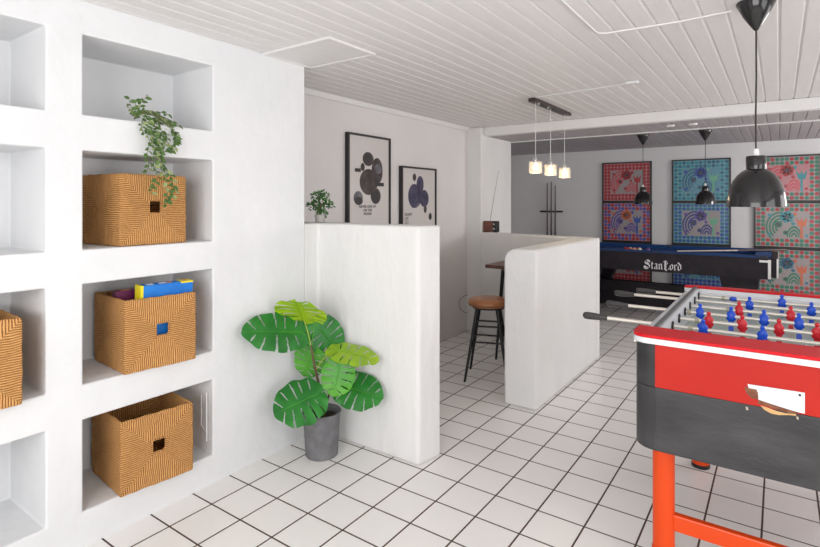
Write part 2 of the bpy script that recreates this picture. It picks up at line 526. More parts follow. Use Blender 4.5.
# surface cables on the ceiling
pts = [(-.70, 1.2), (-.70, 2.53), (-.692, 2.565), (-.66, 2.585), (-.36, 2.606), (-.16, 2.590)]
c = MB(); c.tube([(x, y, CH - .005) for x, y in pts], .004, 8)
tag(c.build('ceiling_cable', 'white_trim', smooth=True), 'white cable along the ceiling bending to the large black pendant', 'cable', 'white ceiling cables')
t = thing('ceiling_cable', 'white cable from the cube lamp bar to a small plug on the ceiling', 'cable', (-.80, 3.72, CH), group='white ceiling cables')
c = MB(); c.tube([(-.705, .115, -.006), (-.5, .085, -.006), (-.25, .065, -.006), (-.1, .045, -.006), (-.03, .01, -.007)], .005, 8); c.build('wire', 'white_trim', t, smooth=True)
c = MB(); c.box(-.03, .045, -.02, .02, -.018, -.001); c.build('connector', 'white_trim', t, bevel=.004)
for (x, y), lb in (((-.82, 5.40), 'left one of the two small white discs in the lowered ceiling strip'), ((-.635, 5.40), 'right one of the two small white discs in the lowered ceiling strip')):
    c = MB(); c.lathe([(0, -.012), (.032, -.012), (.036, -.006), (.036, 0), (0, 0)], seg=24)
    tag(c.build('ceiling_disc', 'white_plastic', smooth=True, loc=(x, y, 2.0945)), lb, 'ceiling disc', 'small white discs in the lowered ceiling')

# ================================================================== BASKETS
def basket_root(loc, rz, label):
    t = thing('storage_basket', label, 'basket', loc, rz, 'woven seagrass baskets in the wall niches')
    return t


def slab_cells(m, axis, p0, p1, a0, a1, b0, b1, hole=None):
    """slab with an optional square opening"""
    cells = [(a0, a1, b0, b1)]
    if hole:
        h0, h1, g0, g1 = hole
        cells = [(a0, h0, b0, b1), (h1, a1, b0, b1), (h0, h1, b0, g0), (h0, h1, g1, b1)]
    for c0, c1, d0, d1 in cells:
        if axis == 'x': m.box(p0, p1, c0, c1, d0, d1)
        else: m.box(c0, c1, p0, p1, d0, d1)


def build_basket(t):
    # +X is the front
    m = MB(); hx, hy, T = BD / 2, BW / 2, .013
    m.box(-hx, hx, -hy, hy, 0, T)
    slab_cells(m, 'x', hx - T, hx, -hy, hy, 0, BH, (-.026, .029, .140, .193))
    slab_cells(m, 'x', -hx, -hx + T, -hy, hy, 0, BH)
    slab_cells(m, 'y', hy - T, hy, -hx, hx, 0, BH)
    slab_cells(m, 'y', -hy, -hy + T, -hx, hx, 0, BH)
    o = m.build('woven_body', 'seagrass', t)
    r = o.modifiers.new('remesh', 'REMESH'); r.mode = 'VOXEL'; r.voxel_size = .0045; r.use_smooth_shade = True
    s_ = o.modifiers.new('smooth', 'SMOOTH'); s_.iterations = 4; s_.factor = .5
    tx = bpy.data.textures.new('weave_wobble', 'CLOUDS'); tx.noise_scale = .05
    d = o.modifiers.new('displace', 'DISPLACE'); d.texture = tx; d.strength = .008; d.mid_level = .5
    # rim cord
    m = MB(); z = BH - .003; q = .006
    for a in range(1):
        pts = []
        for (x0, y0), (x1, y1) in (((hx - q, -hy + q), (hx - q, hy - q)), ((hx - q, hy - q), (-hx + q, hy - q)), ((-hx + q, hy - q), (-hx + q, -hy + q)), ((-hx + q, -hy + q), (hx - q, -hy + q))):
            for k in range(14):
                f_ = k / 14; x = x0 + (x1 - x0) * f_; y = y0 + (y1 - y0) * f_
                pts.append((x, y, z + .0015 * sin(len(pts) * 1.7)))
        pts.append(pts[0])
        m.tube(pts, .0075, 8)
    m.build('rim', 'seagrass', t, smooth=True)
    # bound edge of the handle opening
    m = MB(); X = hx + .001; y0, y1, z0, z1 = -.027, .030, .139, .194
    m.tube([(X, y0, z0), (X, y1, z0), (X, y1, z1), (X, y0, z1), (X, y0, z0)], .0035, 6)
    m.build('handle_opening', 'seagrass', t, smooth=True)


b1 = basket_root((-2.452, 1.266, 1.192), R(2.7), 'woven seagrass basket under the trailing plant, topmost of the right niches')
build_basket(b1)
b2 = copy_tree(b1); b2.location = (-2.392, 1.289, .652); b2.rotation_euler.z = R(-5)
b2['label'] = 'woven seagrass basket holding game boxes, in the middle right niche'
b3 = copy_tree(b1); b3.location = (-2.385, 1.272, .146); b3.rotation_euler.z = R(-6)
b3['label'] = 'woven seagrass basket in the lowest right niche, above the floor'
b0 = copy_tree(b1); b0.location = (-2.39, .593, .653); b0.rotation_euler.z = R(-3)
b0['label'] = 'woven seagrass basket cut off by the left edge of the photo'

# game boxes in the middle basket
M['box_blue'] = noisy('blue_game_box', (.01, .17, .62), (.012, .22, .70), 20, .35)
M['box_yellow'] = mat('yellow_print', (.85, .72, .02), .4)
M['box_maroon'] = noisy('maroon_game_box', (.10, .01, .06), (.16, .015, .09), 30, .4)
M['print_white'] = mat('white_print', (.8, .8, .8), .5)
M['print_orange'] = mat('orange_print', (.8, .35, .15), .5)
M['box_lilac'] = mat('lilac_print', (.45, .35, .5), .5)


def game_box(loc, rot, sx, sy, sz, m, label, deco):
    t = thing('game_box', label, 'game box', loc, 0, 'board game boxes in the basket')
    t.rotation_euler = rot
    c = MB(); c.box(-sx / 2, sx / 2, -sy / 2, sy / 2, 0, sz); c.build('carton', m, t, bevel=.002)
    for (nm, mm, bx) in deco:
        c = MB(); c.box(*bx); c.build(nm, mm, t)
    return t


# blue box stands on its long side behind the front wall of the basket, leaning
sx, sy, sz = .055, .238, .345
game_box((-2.292, 1.318, .670), (0, R(3), R(-5)), sx, sy, sz, 'box_blue', 'blue game box with yellow ends, standing in the middle basket', [
    ('end_print', 'box_yellow', (-sx / 2 - .0006, sx / 2 + .0006, sy / 2 - .058, sy / 2 + .0006, sz - .006, sz + .0008)),
    ('end_print', 'box_yellow', (-sx / 2 - .0006, sx / 2 + .0006, -sy / 2 - .0008, -sy / 2 + .012, .02, sz + .0008)),
    ('title_print', 'print_white', (-.012, .012, -.085, -.055, sz, sz + .0012)),
    ('title_print', 'print_white', (-.008, .010, -.030, .000, sz, sz + .0012)),
    ('title_print', 'print_orange', (-.008, .008, .004, .030, sz, sz + .0012)),
    ('badge_print', 'print_orange', (-.012, .012, .078, .098, sz + .0008, sz + .0016))])
sx, sy, sz = .04, .20, .318
game_box((-2.372, 1.245, .670), (0, R(0), R(-5)), sx, sy, sz, 'box_maroon', 'dark maroon game box behind the blue one', [
    ('title_print', 'box_lilac', (-.014, .014, -.02, .03, sz, sz + .0012)),
    ('title_print', 'print_orange', (-.010, .010, -.075, -.035, sz, sz + .0012))])
sx, sy, sz = .035, .20, .305
game_box((-2.425, 1.265, .670), (0, R(0), R(-5)), sx, sy, sz, 'box_maroon', 'second maroon game box, farthest back in the basket', [
    ('title_print', 'print_orange', (-.010, .010, -.07, -.03, sz, sz + .0012))])

# thin white pipe ends in the lowest niche (right side wall)
c = MB(); c.tube([(-2.30, 1.548, .20), (-2.30, 1.547, .44)], .004, 6); c.tube([(-2.30, 1.548, .24), (-2.345, 1.548, .27), (-2.345, 1.548, .42)], .003, 6)
tag(c.build('white_cable', 'white_trim', smooth=True), 'thin white cable on the side wall of the lowest right niche', 'cable')

# ================================================================== TRAILING PLANT
M['ivy'] = noisy('ivy_leaf', (.045, .11, .02), (.12, .22, .05), 40, .55)
M['ivy_pale'] = noisy('ivy_leaf_pale', (.25, .32, .12), (.35, .40, .18), 40, .55)
M['twig'] = mat('green_twig', (.12, .13, .05), .7)


def leaflet(m, p, d, n, ln, wd, mi=0):
    d = Vector(d).normalized(); n = Vector(n); sd = d.cross(n)
    if sd.length < 1e-4: sd = d.orthogonal()
    sd.normalize(); n = sd.cross(d).normalized()
    p = Vector(p); rows = [(0, 0), (.25, .8), (.5, 1), (.78, .62), (1, 0)]
    vs = []; fs = []
    for a, w_ in rows:
        c_ = p + d * (ln * a) - n * (ln * .25 * a * a)
        vs += [c_ - sd * (wd * w_ / 2) + n * (wd * .18 * w_), c_, c_ + sd * (wd * w_ / 2) + n * (wd * .18 * w_)]
    for i in range(4):
        a = i * 3; fs += [(a, a + 1, a + 4, a + 3), (a + 1, a + 2, a + 5, a + 4)]
    m.add(vs, fs, mi)


rnd = random.Random(3)
t = thing('trailing_plant', 'small-leaved artificial ivy trailing from the top right niche over a basket', 'plant', (-2.33, 1.155, 1.732))
org = Vector((-2.33, 1.155, 1.732))
strands = []
def P_(u, v, X): return PX(u, v, X) - org
# upright sprigs
for pts in (((136, 118), (130, 104), (129, 97)), ((138, 117), (140, 104), (148, 95)), ((137, 118), (135, 106), (136, 99)), ((141, 118), (131, 112), (129, 108))):
    strands.append([P_(u, v, -2.33) for u, v in pts])
# lying body towards the right
body = [((134, 119), -2.33), ((142, 112), -2.32), ((152, 113), -2.29), ((162, 119), -2.262), ((172, 125), -2.24)]
for k in range(9):
    o_ = k - 4
    strands.append([P_(u, v + o_ * 1.0 * (i / 4) + rnd.uniform(-.8, .8), X + (.012 if i > 2 else 0)) for i, ((u, v), X) in enumerate(body)])
strands.append([P_(150, 112, -2.29), P_(160, 112, -2.28), P_(169, 115, -2.27)])
strands.append([P_(155, 116, -2.28), P_(168, 121, -2.25), P_(179, 126, -2.24)])
hang = [
    [(150, 116), (148, 124), (146, 132), (150, 142), (147, 154), (149, 166), (146, 172)],
    [(155, 117), (156, 128), (152, 140), (156, 152), (153, 164), (158, 176), (151, 190), (152, 194)],
    [(160, 120), (162, 134), (158, 146), (160, 160), (162, 172), (168, 186), (166, 206)],
    [(166, 122), (174, 132), (176, 142), (168, 150), (163, 152)],
    [(171, 124), (177, 134), (175, 146), (170, 152)],
    [(158, 120), (150, 132), (157, 146), (163, 166), (172, 178), (174, 190), (170, 200)],
    [(148, 116), (141, 126), (144, 134)],
    [(162, 122), (167, 138), (164, 148)],
]
for hs in hang:
    st = []
    for i, (u, v) in enumerate(hs):
        st.append(P_(u, v, -2.30 if i == 0 else (-2.25 if i == 1 else -2.215)))
    strands.append(st)
lm = MB(); sm = MB()
for si, st in enumerate(strands):
    sm.tube(st, .0012, 5)
    tot = sum((st[i + 1] - st[i]).length for i in range(len(st) - 1)); n = max(3, int(tot / .0125))
    for k in range(n):
        d_ = tot * (k + .5) / n; i = 0
        while i < len(st) - 2 and d_ > (st[i + 1] - st[i]).length: d_ -= (st[i + 1] - st[i]).length; i += 1
        dr = (st[i + 1] - st[i]).normalized(); p = st[i] + dr * d_
        sgn = 1 if k % 2 else -1
        dirv = dr * .35 + Vector((.45 + rnd.uniform(-.2, .5), sgn * rnd.uniform(.5, 1), rnd.uniform(-.6, .25)))
        lying = 4 <= si < 13
        ln = rnd.uniform(.021, .031) if not lying else rnd.uniform(.016, .026)
        leaflet(lm, p, dirv if not lying else dr + Vector((rnd.uniform(-.1, .4), rnd.uniform(-.3, .3), rnd.uniform(-.3, .4))), Vector((.8, rnd.uniform(-.5, .5), rnd.uniform(.1, .9))), ln, ln * (.62 if not lying else .3), 1 if rnd.random() < .22 else 0)
lm.build('foliage', ['ivy', 'ivy_pale'], t, smooth=True); sm.build('stems', 'twig', t, smooth=True)

# ================================================================== MONSTERA
M['pot_grey'] = noisy('grey_concrete_pot', (.14, .14, .15), (.20, .20, .21), 18, .75, .3, 60, dist=.002)
M['soil'] = noisy('dark_soil', (.02, .013, .008), (.06, .04, .025), 60, .95, .6, 90)
M['stem_brown'] = noisy('brown_stem', (.10, .055, .03), (.16, .10, .06), 30, .8)
M['petiole'] = mat('lime_petiole', (.38, .47, .07), .5)


def leaf_mat(name, c1, c2):
    m = noisy(name, c1, c2, 7, .42, .25, 30, spec=.4)
    return m


M['leaf_dark'] = leaf_mat('monstera_dark', (.012, .14, .02), (.03, .235, .03))
M['leaf_mid'] = leaf_mat('monstera_green', (.035, .25, .02), (.10, .37, .03))
M['leaf_lime'] = leaf_mat('monstera_lime', (.22, .44, .01), (.36, .53, .015))
M['leaf_olive'] = leaf_mat('monstera_olive', (.20, .38, .015), (.31, .46, .02))

POT = Vector((-2.04, 2.085, 0))
mt_ = thing('monstera_plant', 'artificial monstera with big split leaves in a grey pot on the floor', 'plant', POT)
c = MB(); c.lathe([(0, .004), (.080, .004), (.084, 0), (.088, .006), (.1005, .222), (.103, .232), (.1065, .236), (.1065, .240), (.100, .241), (.0965, .236), (.094, .19), (0, .19)], seg=48)
c.build('pot', 'pot_grey', mt_, smooth=True)
c = MB(); c.lathe([(0, .212), (.05, .208), (.0955, .200), (.0950, .193), (0, .193)], seg=32); c.build('soil', 'soil', mt_, smooth=True)


def monstera_leaf(base, tip, width, nrm, mname, petiole_from, curl=.10, slits=5, fold=.12, seed=0):
    """base/tip: local points; nrm: facing; width: full width"""
    rr = random.Random(seed)
    base = Vector(base); tip = Vector(tip); ax = tip - base; Ln = ax.length; ax.normalize()
    n = Vector(nrm); sd = ax.cross(n).normalized(); n = sd.cross(ax).normalized()
    NU, NV = 130, 20
    m = MB(); vs = []; fs = []
    def W(u):      # half outline in polar sweep, returns (along, across) of margin, u 0..1 from base notch to tip
        a = pi * (0.80 * (1 - u) ** 1.05)   # angle from the tip direction
        return a
    def margin(u):
        # closed heart outline as a function of u
        th = pi * (1 - u)
        x = width / 2 * (sin(th) ** (.70 if u < .5 else 1.22 - .3 * (1 - u))) * (1 + .02 * sin(u * 30))
        y = Ln * (.42 - .58 * cos(th)) if th < pi / 2 else Ln * (.42 - .56 * cos(th))
        y = Ln * (.40 + .60 * cos(th)) if th < pi / 2 else Ln * (.40 + .56 * cos(th))
        return y, x
    for side in (-1, 1):
        cuts = []
        for k in range(slits):
            c0 = .20 + .66 * (k + .5) / slits + rr.uniform(-.012, .012)
            cuts.append((c0, rr.choice((.16, .22, .30)), rr.choice((.90, 1.01, 1.01, .94)), rr.uniform(.0085, .0125)))
        o0 = len(vs)
        for i in range(NU + 1):
            u = i / NU
            my, mx = margin(u)
            # rib start runs along midrib
            ry = Ln * (.02 + .98 * u ** 1.15)
            if u < .2: ry = Ln * .02 + (Ln * .06) * u / .2
            else: ry = Ln * (.08 + .92 * ((u - .2) / .8) ** 1.0)
            for j in range(NV + 1):
                v_ = j / NV
                y = ry + (my - ry) * v_; x = mx * v_
                x = max(x, .0)
                wave = .010 * sin(u * 26 + side) * v_ ** 2 * (width / .2)
                h = -curl * Ln * (max(0, y) / Ln) ** 2 + fold * abs(x) - .9 * fold * x * x / (width * .5) - .15 * x * x / width + wave * .5
                vs.append(base + ax * y + sd * (x * side) + n * h)
        for i in range(NU):
            uc = (i + .5) / NU
            for j in range(NV):
                vc = (j + .5) / NV; skip = False
                for c0, v0, v1, hw in cuts:
                    if v0 < vc < v1 and abs(uc - c0 - .02 * (vc - v0)) < hw * (1.15 * sin(pi * min(1, (vc - v0) / (min(v1, 1.25) - v0))) ** .6 if v1 < 1 else .6 + .5 * (vc - v0)): skip = True
                if skip: continue
                a = o0 + i * (NV + 1) + j
                fs.append((a, a + 1, a + NV + 2, a + NV + 1))
    m.add(vs, fs)
    lf = m.build('leaf', mname, mt_, smooth=True, angle=80)
    bm = bmesh.new(); bm.from_mesh(lf.data); bmesh.ops.remove_doubles(bm, verts=bm.verts[:], dist=2e-4); bm.to_mesh(lf.data); bm.free()
    # midrib
    c = MB(); mid = [base + ax * (Ln * a) + n * (-curl * Ln * a * a + .001) for a in (0, .2, .4, .6, .8, .97)]
    c.tube(mid, [.0026, .0024, .002, .0017, .0013, .0006], 6); c.build('midrib', mname if mname != 'leaf_dark' else 'leaf_mid', lf, smooth=True)
    pf = Vector(petiole_from); md = (pf + base) / 2 + Vector((0, 0, .02)) - ax * .01
    c = MB(); q = []
    for k in range(9):
        a = k / 8; q.append(pf * (1 - a) ** 2 + md * 2 * a * (1 - a) + base * a * a)
    c.tube(q, .0028, 7); c.build('petiole', 'petiole' if mname in ('leaf_lime', 'leaf_olive') else 'leaf_mid', lf, smooth=True)


D0 = 2.885
def W_(u, v, dd=0): return PD(u, v, D0 + dd) - POT
camdir = -Vector((_s, _c, 0))          # towards the camera
top = W_(313, 356, .01)
lft = Vector((-_c, _s, 0))
up = Vector((0, 0, 1))
# main stems
c = MB(); c.tube([Vector((0, 0, .19)), W_(322, 405, 0), W_(319, 385, 0), W_(315, 368, 0), W_(312, 352, 0), W_(311, 345)], [.0085, .0085, .0075, .007, .006, .005], 10)
c.build('main_stem', 'stem_brown', mt_, smooth=True)
c = MB(); c.tube([Vector((.008, .01, .19)), W_(325, 408, 0), W_(329, 395, 0), W_(333, 380, .01)], [.0065, .006, .0055, .004], 10)
c.build('side_stem', 'stem_brown', mt_, smooth=True)
monstera_leaf(W_(304, 320, -.02), W_(296, 299, -.17), .29, up * .9 + camdir * .42, 'leaf_lime', W_(311, 346), .05, seed=1)
monstera_leaf(W_(302, 332, 0), W_(243, 331, -.25), .215, up * .45 + camdir * .95 + lft * .1, 'leaf_dark', W_(312, 352), .05, seed=2)
monstera_leaf(W_(315, 324, .05), W_(341, 353, .08), .21, camdir * .8 + up * .5, 'leaf_dark', W_(312, 352), .08, seed=3)
monstera_leaf(W_(334, 350, 0), W_(378, 357, -.10), .17, up * .85 + camdir * .38, 'leaf_olive', W_(316, 370), .12, slits=5, seed=4)
monstera_leaf(W_(313, 350, .04), W_(304, 377, .06), .19, camdir * .8 + up * .35, 'leaf_mid', W_(314, 358), .05, seed=5)
monstera_leaf(W_(341, 362, -.05), W_(333, 397, -.10), .185, camdir * .95 + up * .35, 'leaf_mid', W_(333, 382, .01), .08, seed=6)
monstera_leaf(W_(341, 385, .0), W_(382, 398, -.11), .215, camdir * .7 + up * .6, 'leaf_dark', W_(331, 390, .01), .06, seed=7)
monstera_leaf(W_(318, 394, -.10), W_(274, 413, -.22), .265, camdir * .75 + up * .75, 'leaf_dark', W_(322, 408, 0), .08, slits=5, seed=8)

# ================================================================== SMALL BONSAI on the low wall
t = thing('potted_bonsai', 'tiny bonsai-like plant in a pale pot on the low front wall', 'plant', (-2.335, 2.372, 1.256))
M['pot_pale'] = noisy('pale_stone_pot', (.42, .40, .37), (.50, .48, .45), 30, .6)
M['bonsai_leaf'] = noisy('bonsai_leaf', (.03, .12, .03), (.10, .24, .06), 60, .6)
c = MB(); c.lathe([(0, 0), (.026, 0), (.028, .003), (.034, .044), (.035, .048), (.031, .048), (.029, .042), (0, .042)], seg=4 * 6)
c.build('pot', 'pot_pale', t, smooth=True)
c = MB(); c.tube([(0, 0, .046), (-.006, -.004, .08), (.004, .002, .11), (-.008, -.003, .14), (-.006, 0, .165)], [.007, .006, .005, .004, .003], 8)
c.tube([(0, 0, .095), (.03, .02, .115), (.055, .035, .11)], .003, 6); c.tube([(0, 0, .1), (-.03, -.02, .112), (-.05, -.03, .11)], .003, 6)
c.build('trunk', 'stem_brown', t, smooth=True)
m = MB(); rb = random.Random(5)
RT = Vector((_c, -_s, 0))
for (a, h, r_, n_) in ((-.025, .165, .024, 46), (.005, .172, .026, 46), (.032, .162, .022, 40), (-.058, .100, .024, 46), (-.022, .115, .026, 44), (.012, .125, .03, 50), (.045, .115, .022, 36), (.068, .103, .018, 34), (.002, .085, .026, 40), (.018, .052, .022, 46), (-.012, .07, .016, 22)):
    cc = RT * a + Vector((0, 0, h))
    for k in range(n_):
        dv = Vector((rb.gauss(0, 1), rb.gauss(0, 1), rb.gauss(0, .7))).normalized()
        p = cc + dv * r_ * rb.uniform(.5, 1)
        leaflet(m, p, dv + Vector((0, 0, .3)), Vector((rb.uniform(-1, 1), rb.uniform(-1, 1), 1)), .019, .012)
m.build('foliage', 'bonsai_leaf', t, smooth=True)

# ================================================================== HALL PICTURES
M['paper'] = noisy('poster_paper', (.60, .57, .56), (.63, .60, .59), 3, .35)
M['ink_brown'] = noisy('ink_brown', (.022, .014, .016), (.07, .05, .055), 14, .5)
M['ink_black'] = mat('ink_black', (.02, .018, .02), .5)
M['ink_grey'] = noisy('ink_grey', (.05, .05, .065), (.15, .145, .18), 10, .5)
M['ink_blue'] = noisy('ink_violet_blue', (.018, .016, .045), (.07, .062, .13), 14, .5)


def disc(m, cy, cz, r, X, mi=0, rz=None, n=32, r2=0):
    """filled disc on plane X (normal +X)"""
    rz = rz or r
    vs = [(X, cy + r * cos(2 * pi * k / n), cz + rz * sin(2 * pi * k / n)) for k in range(n)]
    m.add(vs, [tuple(range(n))], mi)


def hall_picture(label, X0, y0, y1, z0, z1, blobs, txt, tpos, tsize, align):
    t = thing('framed_poster', label, 'picture', (X0, (y0 + y1) / 2, z0), group='framed posters on the hall wall')
    hw = (y1 - y0) / 2; H_ = z1 - z0; dp = .036; fw = .016
    m = MB(); m.box(0, dp, -hw, -hw + fw, 0, H_); m.box(0, dp, hw - fw, hw, 0, H_); m.box(0, dp, -hw + fw, hw - fw, 0, fw); m.box(0, dp, -hw + fw, hw - fw, H_ - fw, H_)
    m.build('frame', 'frame_black', t)
    m = MB(); m.box(.002, .024, -hw + fw, hw - fw, fw, H_ - fw); pr_ = m.build('print', 'paper', t)
    k = 0
    m = MB()
    for (y, z, r, rz_, mi) in blobs:
        k += 1; disc(m, y - (y0 + y1) / 2, z - z0, r, .0243 + .00025 * k, mi, rz_)
    m.build('motif', ['ink_brown', 'ink_grey', 'ink_blue', 'ink_black'], pr_)
    me = text_mesh(txt, tsize, align); me.materials.clear(); me.materials.append(M['ink_black'])
    o = bpy.data.objects.new('lettering', me); COL.objects.link(o); o.parent = pr_
    # text local x -> +Y, local y -> +Z, normal +X
    o.matrix_local = Matrix(((0, 0, 1, .0255), (1, 0, 0, tpos[0] - (y0 + y1) / 2), (0, 1, 0, tpos[1] - z0), (0, 0, 0, 1)))
    return t


def hp(u, v):
    p = PX(u, v, -2.71); return p.y, p.z
def blob(u0, v0, u1, v1, mi):
    a = hp(u0, (v0 + v1) / 2); b_ = hp(u1, (v0 + v1) / 2); mid = ((u0 + u1) / 2)
    t_ = hp(mid, v0)[1]; q = hp(mid, v1)[1]
    return ((a[0] + b_[0]) / 2, (t_ + q) / 2, (b_[0] - a[0]) / 2, (t_ - q) / 2, mi)


tp = PX(368, 207.8, -2.71)
hall_picture('tall black-framed poster of dark overlapping discs, left of two on the hall wall', -2.739, 3.055, 3.60, 1.12, 1.927,
             [blob(373, 161, 383, 184, 1), blob(372, 158, 383, 183, 0), blob(360, 169, 378, 195, 0), blob(363, 152, 374, 166, 0), blob(364, 154, 372, 163, 3),
              blob(371, 188, 381, 204, 0), blob(372, 190, 380, 203, 3), blob(354, 191, 363, 205, 1), blob(355, 197, 363, 205, 3), blob(361, 163, 365, 171, 3), blob(375, 164, 382, 174, 1),
              blob(366, 172, 378, 192, 0)],
             'NEVER GIVE UP\nON THE\nMOON', (tp.y, tp.z), .031, 'CENTER')
t0 = [o for o in COL.objects if o.name.startswith('framed_poster')][-1]
pr0 = [c_ for c_ in t0.children if c_.name.startswith('print')][0]
for (u0, u1, v) in ((355, 361, 170), (375, 384, 184.5)):   # two short bars crossing the discs
    m = MB()
    a = hp(u0, v - 2); b_ = hp(u1, v + 2)
    m.box(.0278, .0282, a[0] - 3.3275, b_[0] - 3.3275, b_[1] - 1.12, a[1] - 1.12)
    m.build('motif_bar', 'ink_black', pr0)
tp = PX(408, 216.0, -2.71)
hall_picture('shorter black-framed poster of dark violet discs, right of two on the hall wall', -2.739, 3.765, 4.34, 1.00, 1.706,
             [blob(408.5, 184, 422, 208, 1), blob(409, 184, 419, 208, 2), blob(417, 176, 424, 193, 2), blob(413, 173.5, 416.5, 181, 0), blob(420, 190, 429, 207, 2),
              blob(414, 186, 424, 203, 2), blob(424, 205, 427, 213, 0), blob(429, 213, 432, 220, 3)],
             'DON\'T\nLET\nGO', (PX(405, 214, -2.71).y, tp.z), .038, 'LEFT')

# ================================================================== BOOTH: stool, table, radio
M['stool_wood'] = noisy('orange_brown_leather', (.30, .105, .035), (.42, .16, .055), 12, .35, coat=.2)
SC = Vector((-1.872, 3.775, 0))
t = thing('bar_stool', 'round brown leather bar stool on black splayed legs inside the booth', 'stool', SC, 0)
SH = .628
c = MB(); c.lathe([(0, SH), (.11, SH), (.135, SH - .004), (.152, SH - .016), (.157, SH - .034), (.157, SH - .05), (.150, SH - .060), (0, SH - .060)], seg=48)
c.build('seat', 'stool_wood', t, smooth=True)
c = MB(); c.lathe([(.1575, SH - .043), (.1595, SH - .046), (.1575, SH - .049), (.1560, SH - .046), (.1575, SH - .043)], seg=48); sb = c.build('seat_piping', 'stem_brown', t, smooth=True)
c = MB(); c.lathe([(0, SH - .061), (.125, SH - .061), (.125, SH - .078), (0, SH - .078)], seg=32); c.build('seat_frame', 'black_metal', t, smooth=True)
feet = [Vector((-1.968, 3.564, 0)) - SC, Vector((-2.083, 3.872, 0)) - SC]
feet += [-feet[0], -feet[1]]
tops = [Vector((p.x * .47, p.y * .47, SH - .072)) for p in feet]
for p, q in zip(feet, tops):
    c = MB(); c.tube([p + Vector((0, 0, .0)), p * .5 + q * .5, q], [.009, .0125, .016], 10); c.build('leg', 'black_metal', t, smooth=True)
for lv in (.30, .42):
    for i in range(4):
        a = feet[i] + (tops[i] - feet[i]) * (lv / (SH - .072)); b_ = feet[(i + 1) % 4] + (tops[(i + 1) % 4] - feet[(i + 1) % 4]) * (lv / (SH - .072))
        c = MB(); c.tube([a, b_], .007, 8); c.build('footrest_bar', 'black_metal', t, smooth=True)

M['table_wood'] = noisy('dark_red_wood', (.10, .045, .035), (.17, .075, .055), 8, .4, stretch=(1, 8, 1))
TZ = .845
t = thing('booth_table', 'dark wooden table top in the booth behind the stool', 'table', (-1.80, 4.42, 0))
c0 = PZ(485, 264.5, TZ)
c = MB(); c.box(c0.x + 1.80, .262, c0.y - 4.42, .27, TZ - .03, TZ); c.build('table_top', 'table_wood', t, bevel=.003)
lt = PZ(503, 270, TZ - .03) - Vector((-1.80, 4.42, 0)); lb_ = PZ(496, 359.4, 0) - Vector((-1.80, 4.42, 0))
for (a, b_) in ((lt, lb_), (Vector((lt.x, .20, TZ - .03)), Vector((lb_.x, .25, 0))), (Vector((.18, lt.y, TZ - .03)), Vector((.22, lb_.y, 0))), (Vector((.18, .20, TZ - .03)), Vector((.22, .25, 0)))):
    c = MB(); c.tube([b_, a], [.010, .017], 10); c.build('leg', 'black_metal', t, smooth=True)

# radio
M['radio_wood'] = noisy('radio_walnut', (.13, .045, .03), (.20, .075, .05), 10, .4, stretch=(1, 1, 6))
t = thing('table_radio', 'small wooden radio with black front and long aerial on the booth wall', 'radio', (-2.49, 5.10, 1.067), R(0))
c = MB(); c.box(-.075, .03, -.045, .045, .004, .118); c.build('cabinet', 'radio_wood', t, bevel=.006)
c = MB(); c.box(.0305, .072, -.043, .043, .004, .118); c.build('speaker_front', 'black', t, bevel=.006)
for zz in (.04, .085):
    c = MB(); c.lathe([(0, -.012), (.011, -.012), (.011, 0), (0, 0)], (.052, -.0435, zz), 16, axis='y'); c.build('tuning_knob', 'chrome', t, smooth=True)
for xx in (-.06, .055):
    c = MB(); c.box(xx - .01, xx + .01, -.03, .03, 0, .0045); c.build('foot', 'black', t)
a0 = PY(490, 222, 5.12) - Vector((-2.49, 5.10, 1.067)); a1 = PY(498.5, 171, 5.16) - Vector((-2.49, 5.10, 1.067))
c = MB(); c.tube([(a0.x, 0.02, .116), a1], [.0025, .0014], 6); c.build('aerial', 'bar_metal', t, smooth=True)
cr = [(487, 235.5), (490, 246), (491, 252), (487, 262), (487.5, 270), (492, 277), (489, 291), (495, 299), (494, 306)]
pts = [Vector((-2.53, 5.06, 1.072)), Vector((-2.53, 5.016, 1.073))] + [PY(u, v, 5.0165) for u, v in cr]
c = MB(); c.tube(pts, .0022, 6)
tag(c.build('radio_flex', 'cord_black', smooth=True), 'thin black flex zigzagging from the radio down the booth wall', 'cable')
pts = []
for k in range(15):
    a = R(80 + 200 * k / 14); q = PX(468 + 9 * cos(a), 304 + 9 * sin(a) * -1, -2.733); pts.append(q)
c = MB(); c.tube(pts, .0022, 6)
tag(c.build('looped_flex', 'cord_black', smooth=True), 'thin dark flex in a loop on the hall wall left of the stool', 'cable')
for (u, v, lb) in ((487.5, 282, 'white wall socket behind the stool, upper of two'), (486.5, 297, 'white wall socket behind the stool, lower of two')):
    q = PY(u, v, 5.019)
    t = thing('wall_socket', lb, 'socket', (q.x, 5.0205, q.z), group='white sockets on the booth wall')
    c = MB(); c.box(-.035, .035, -.010, -.001, -.035, .035); c.build('cover_plate', 'white_plastic', t, bevel=.003)
    c = MB(); c.lathe([(0, -.0125), (.018, -.0125), (.018, -.0101), (0, -.0101)], (0, 0, 0), 16, axis='y'); c.build('plug_face', 'white_trim', t)

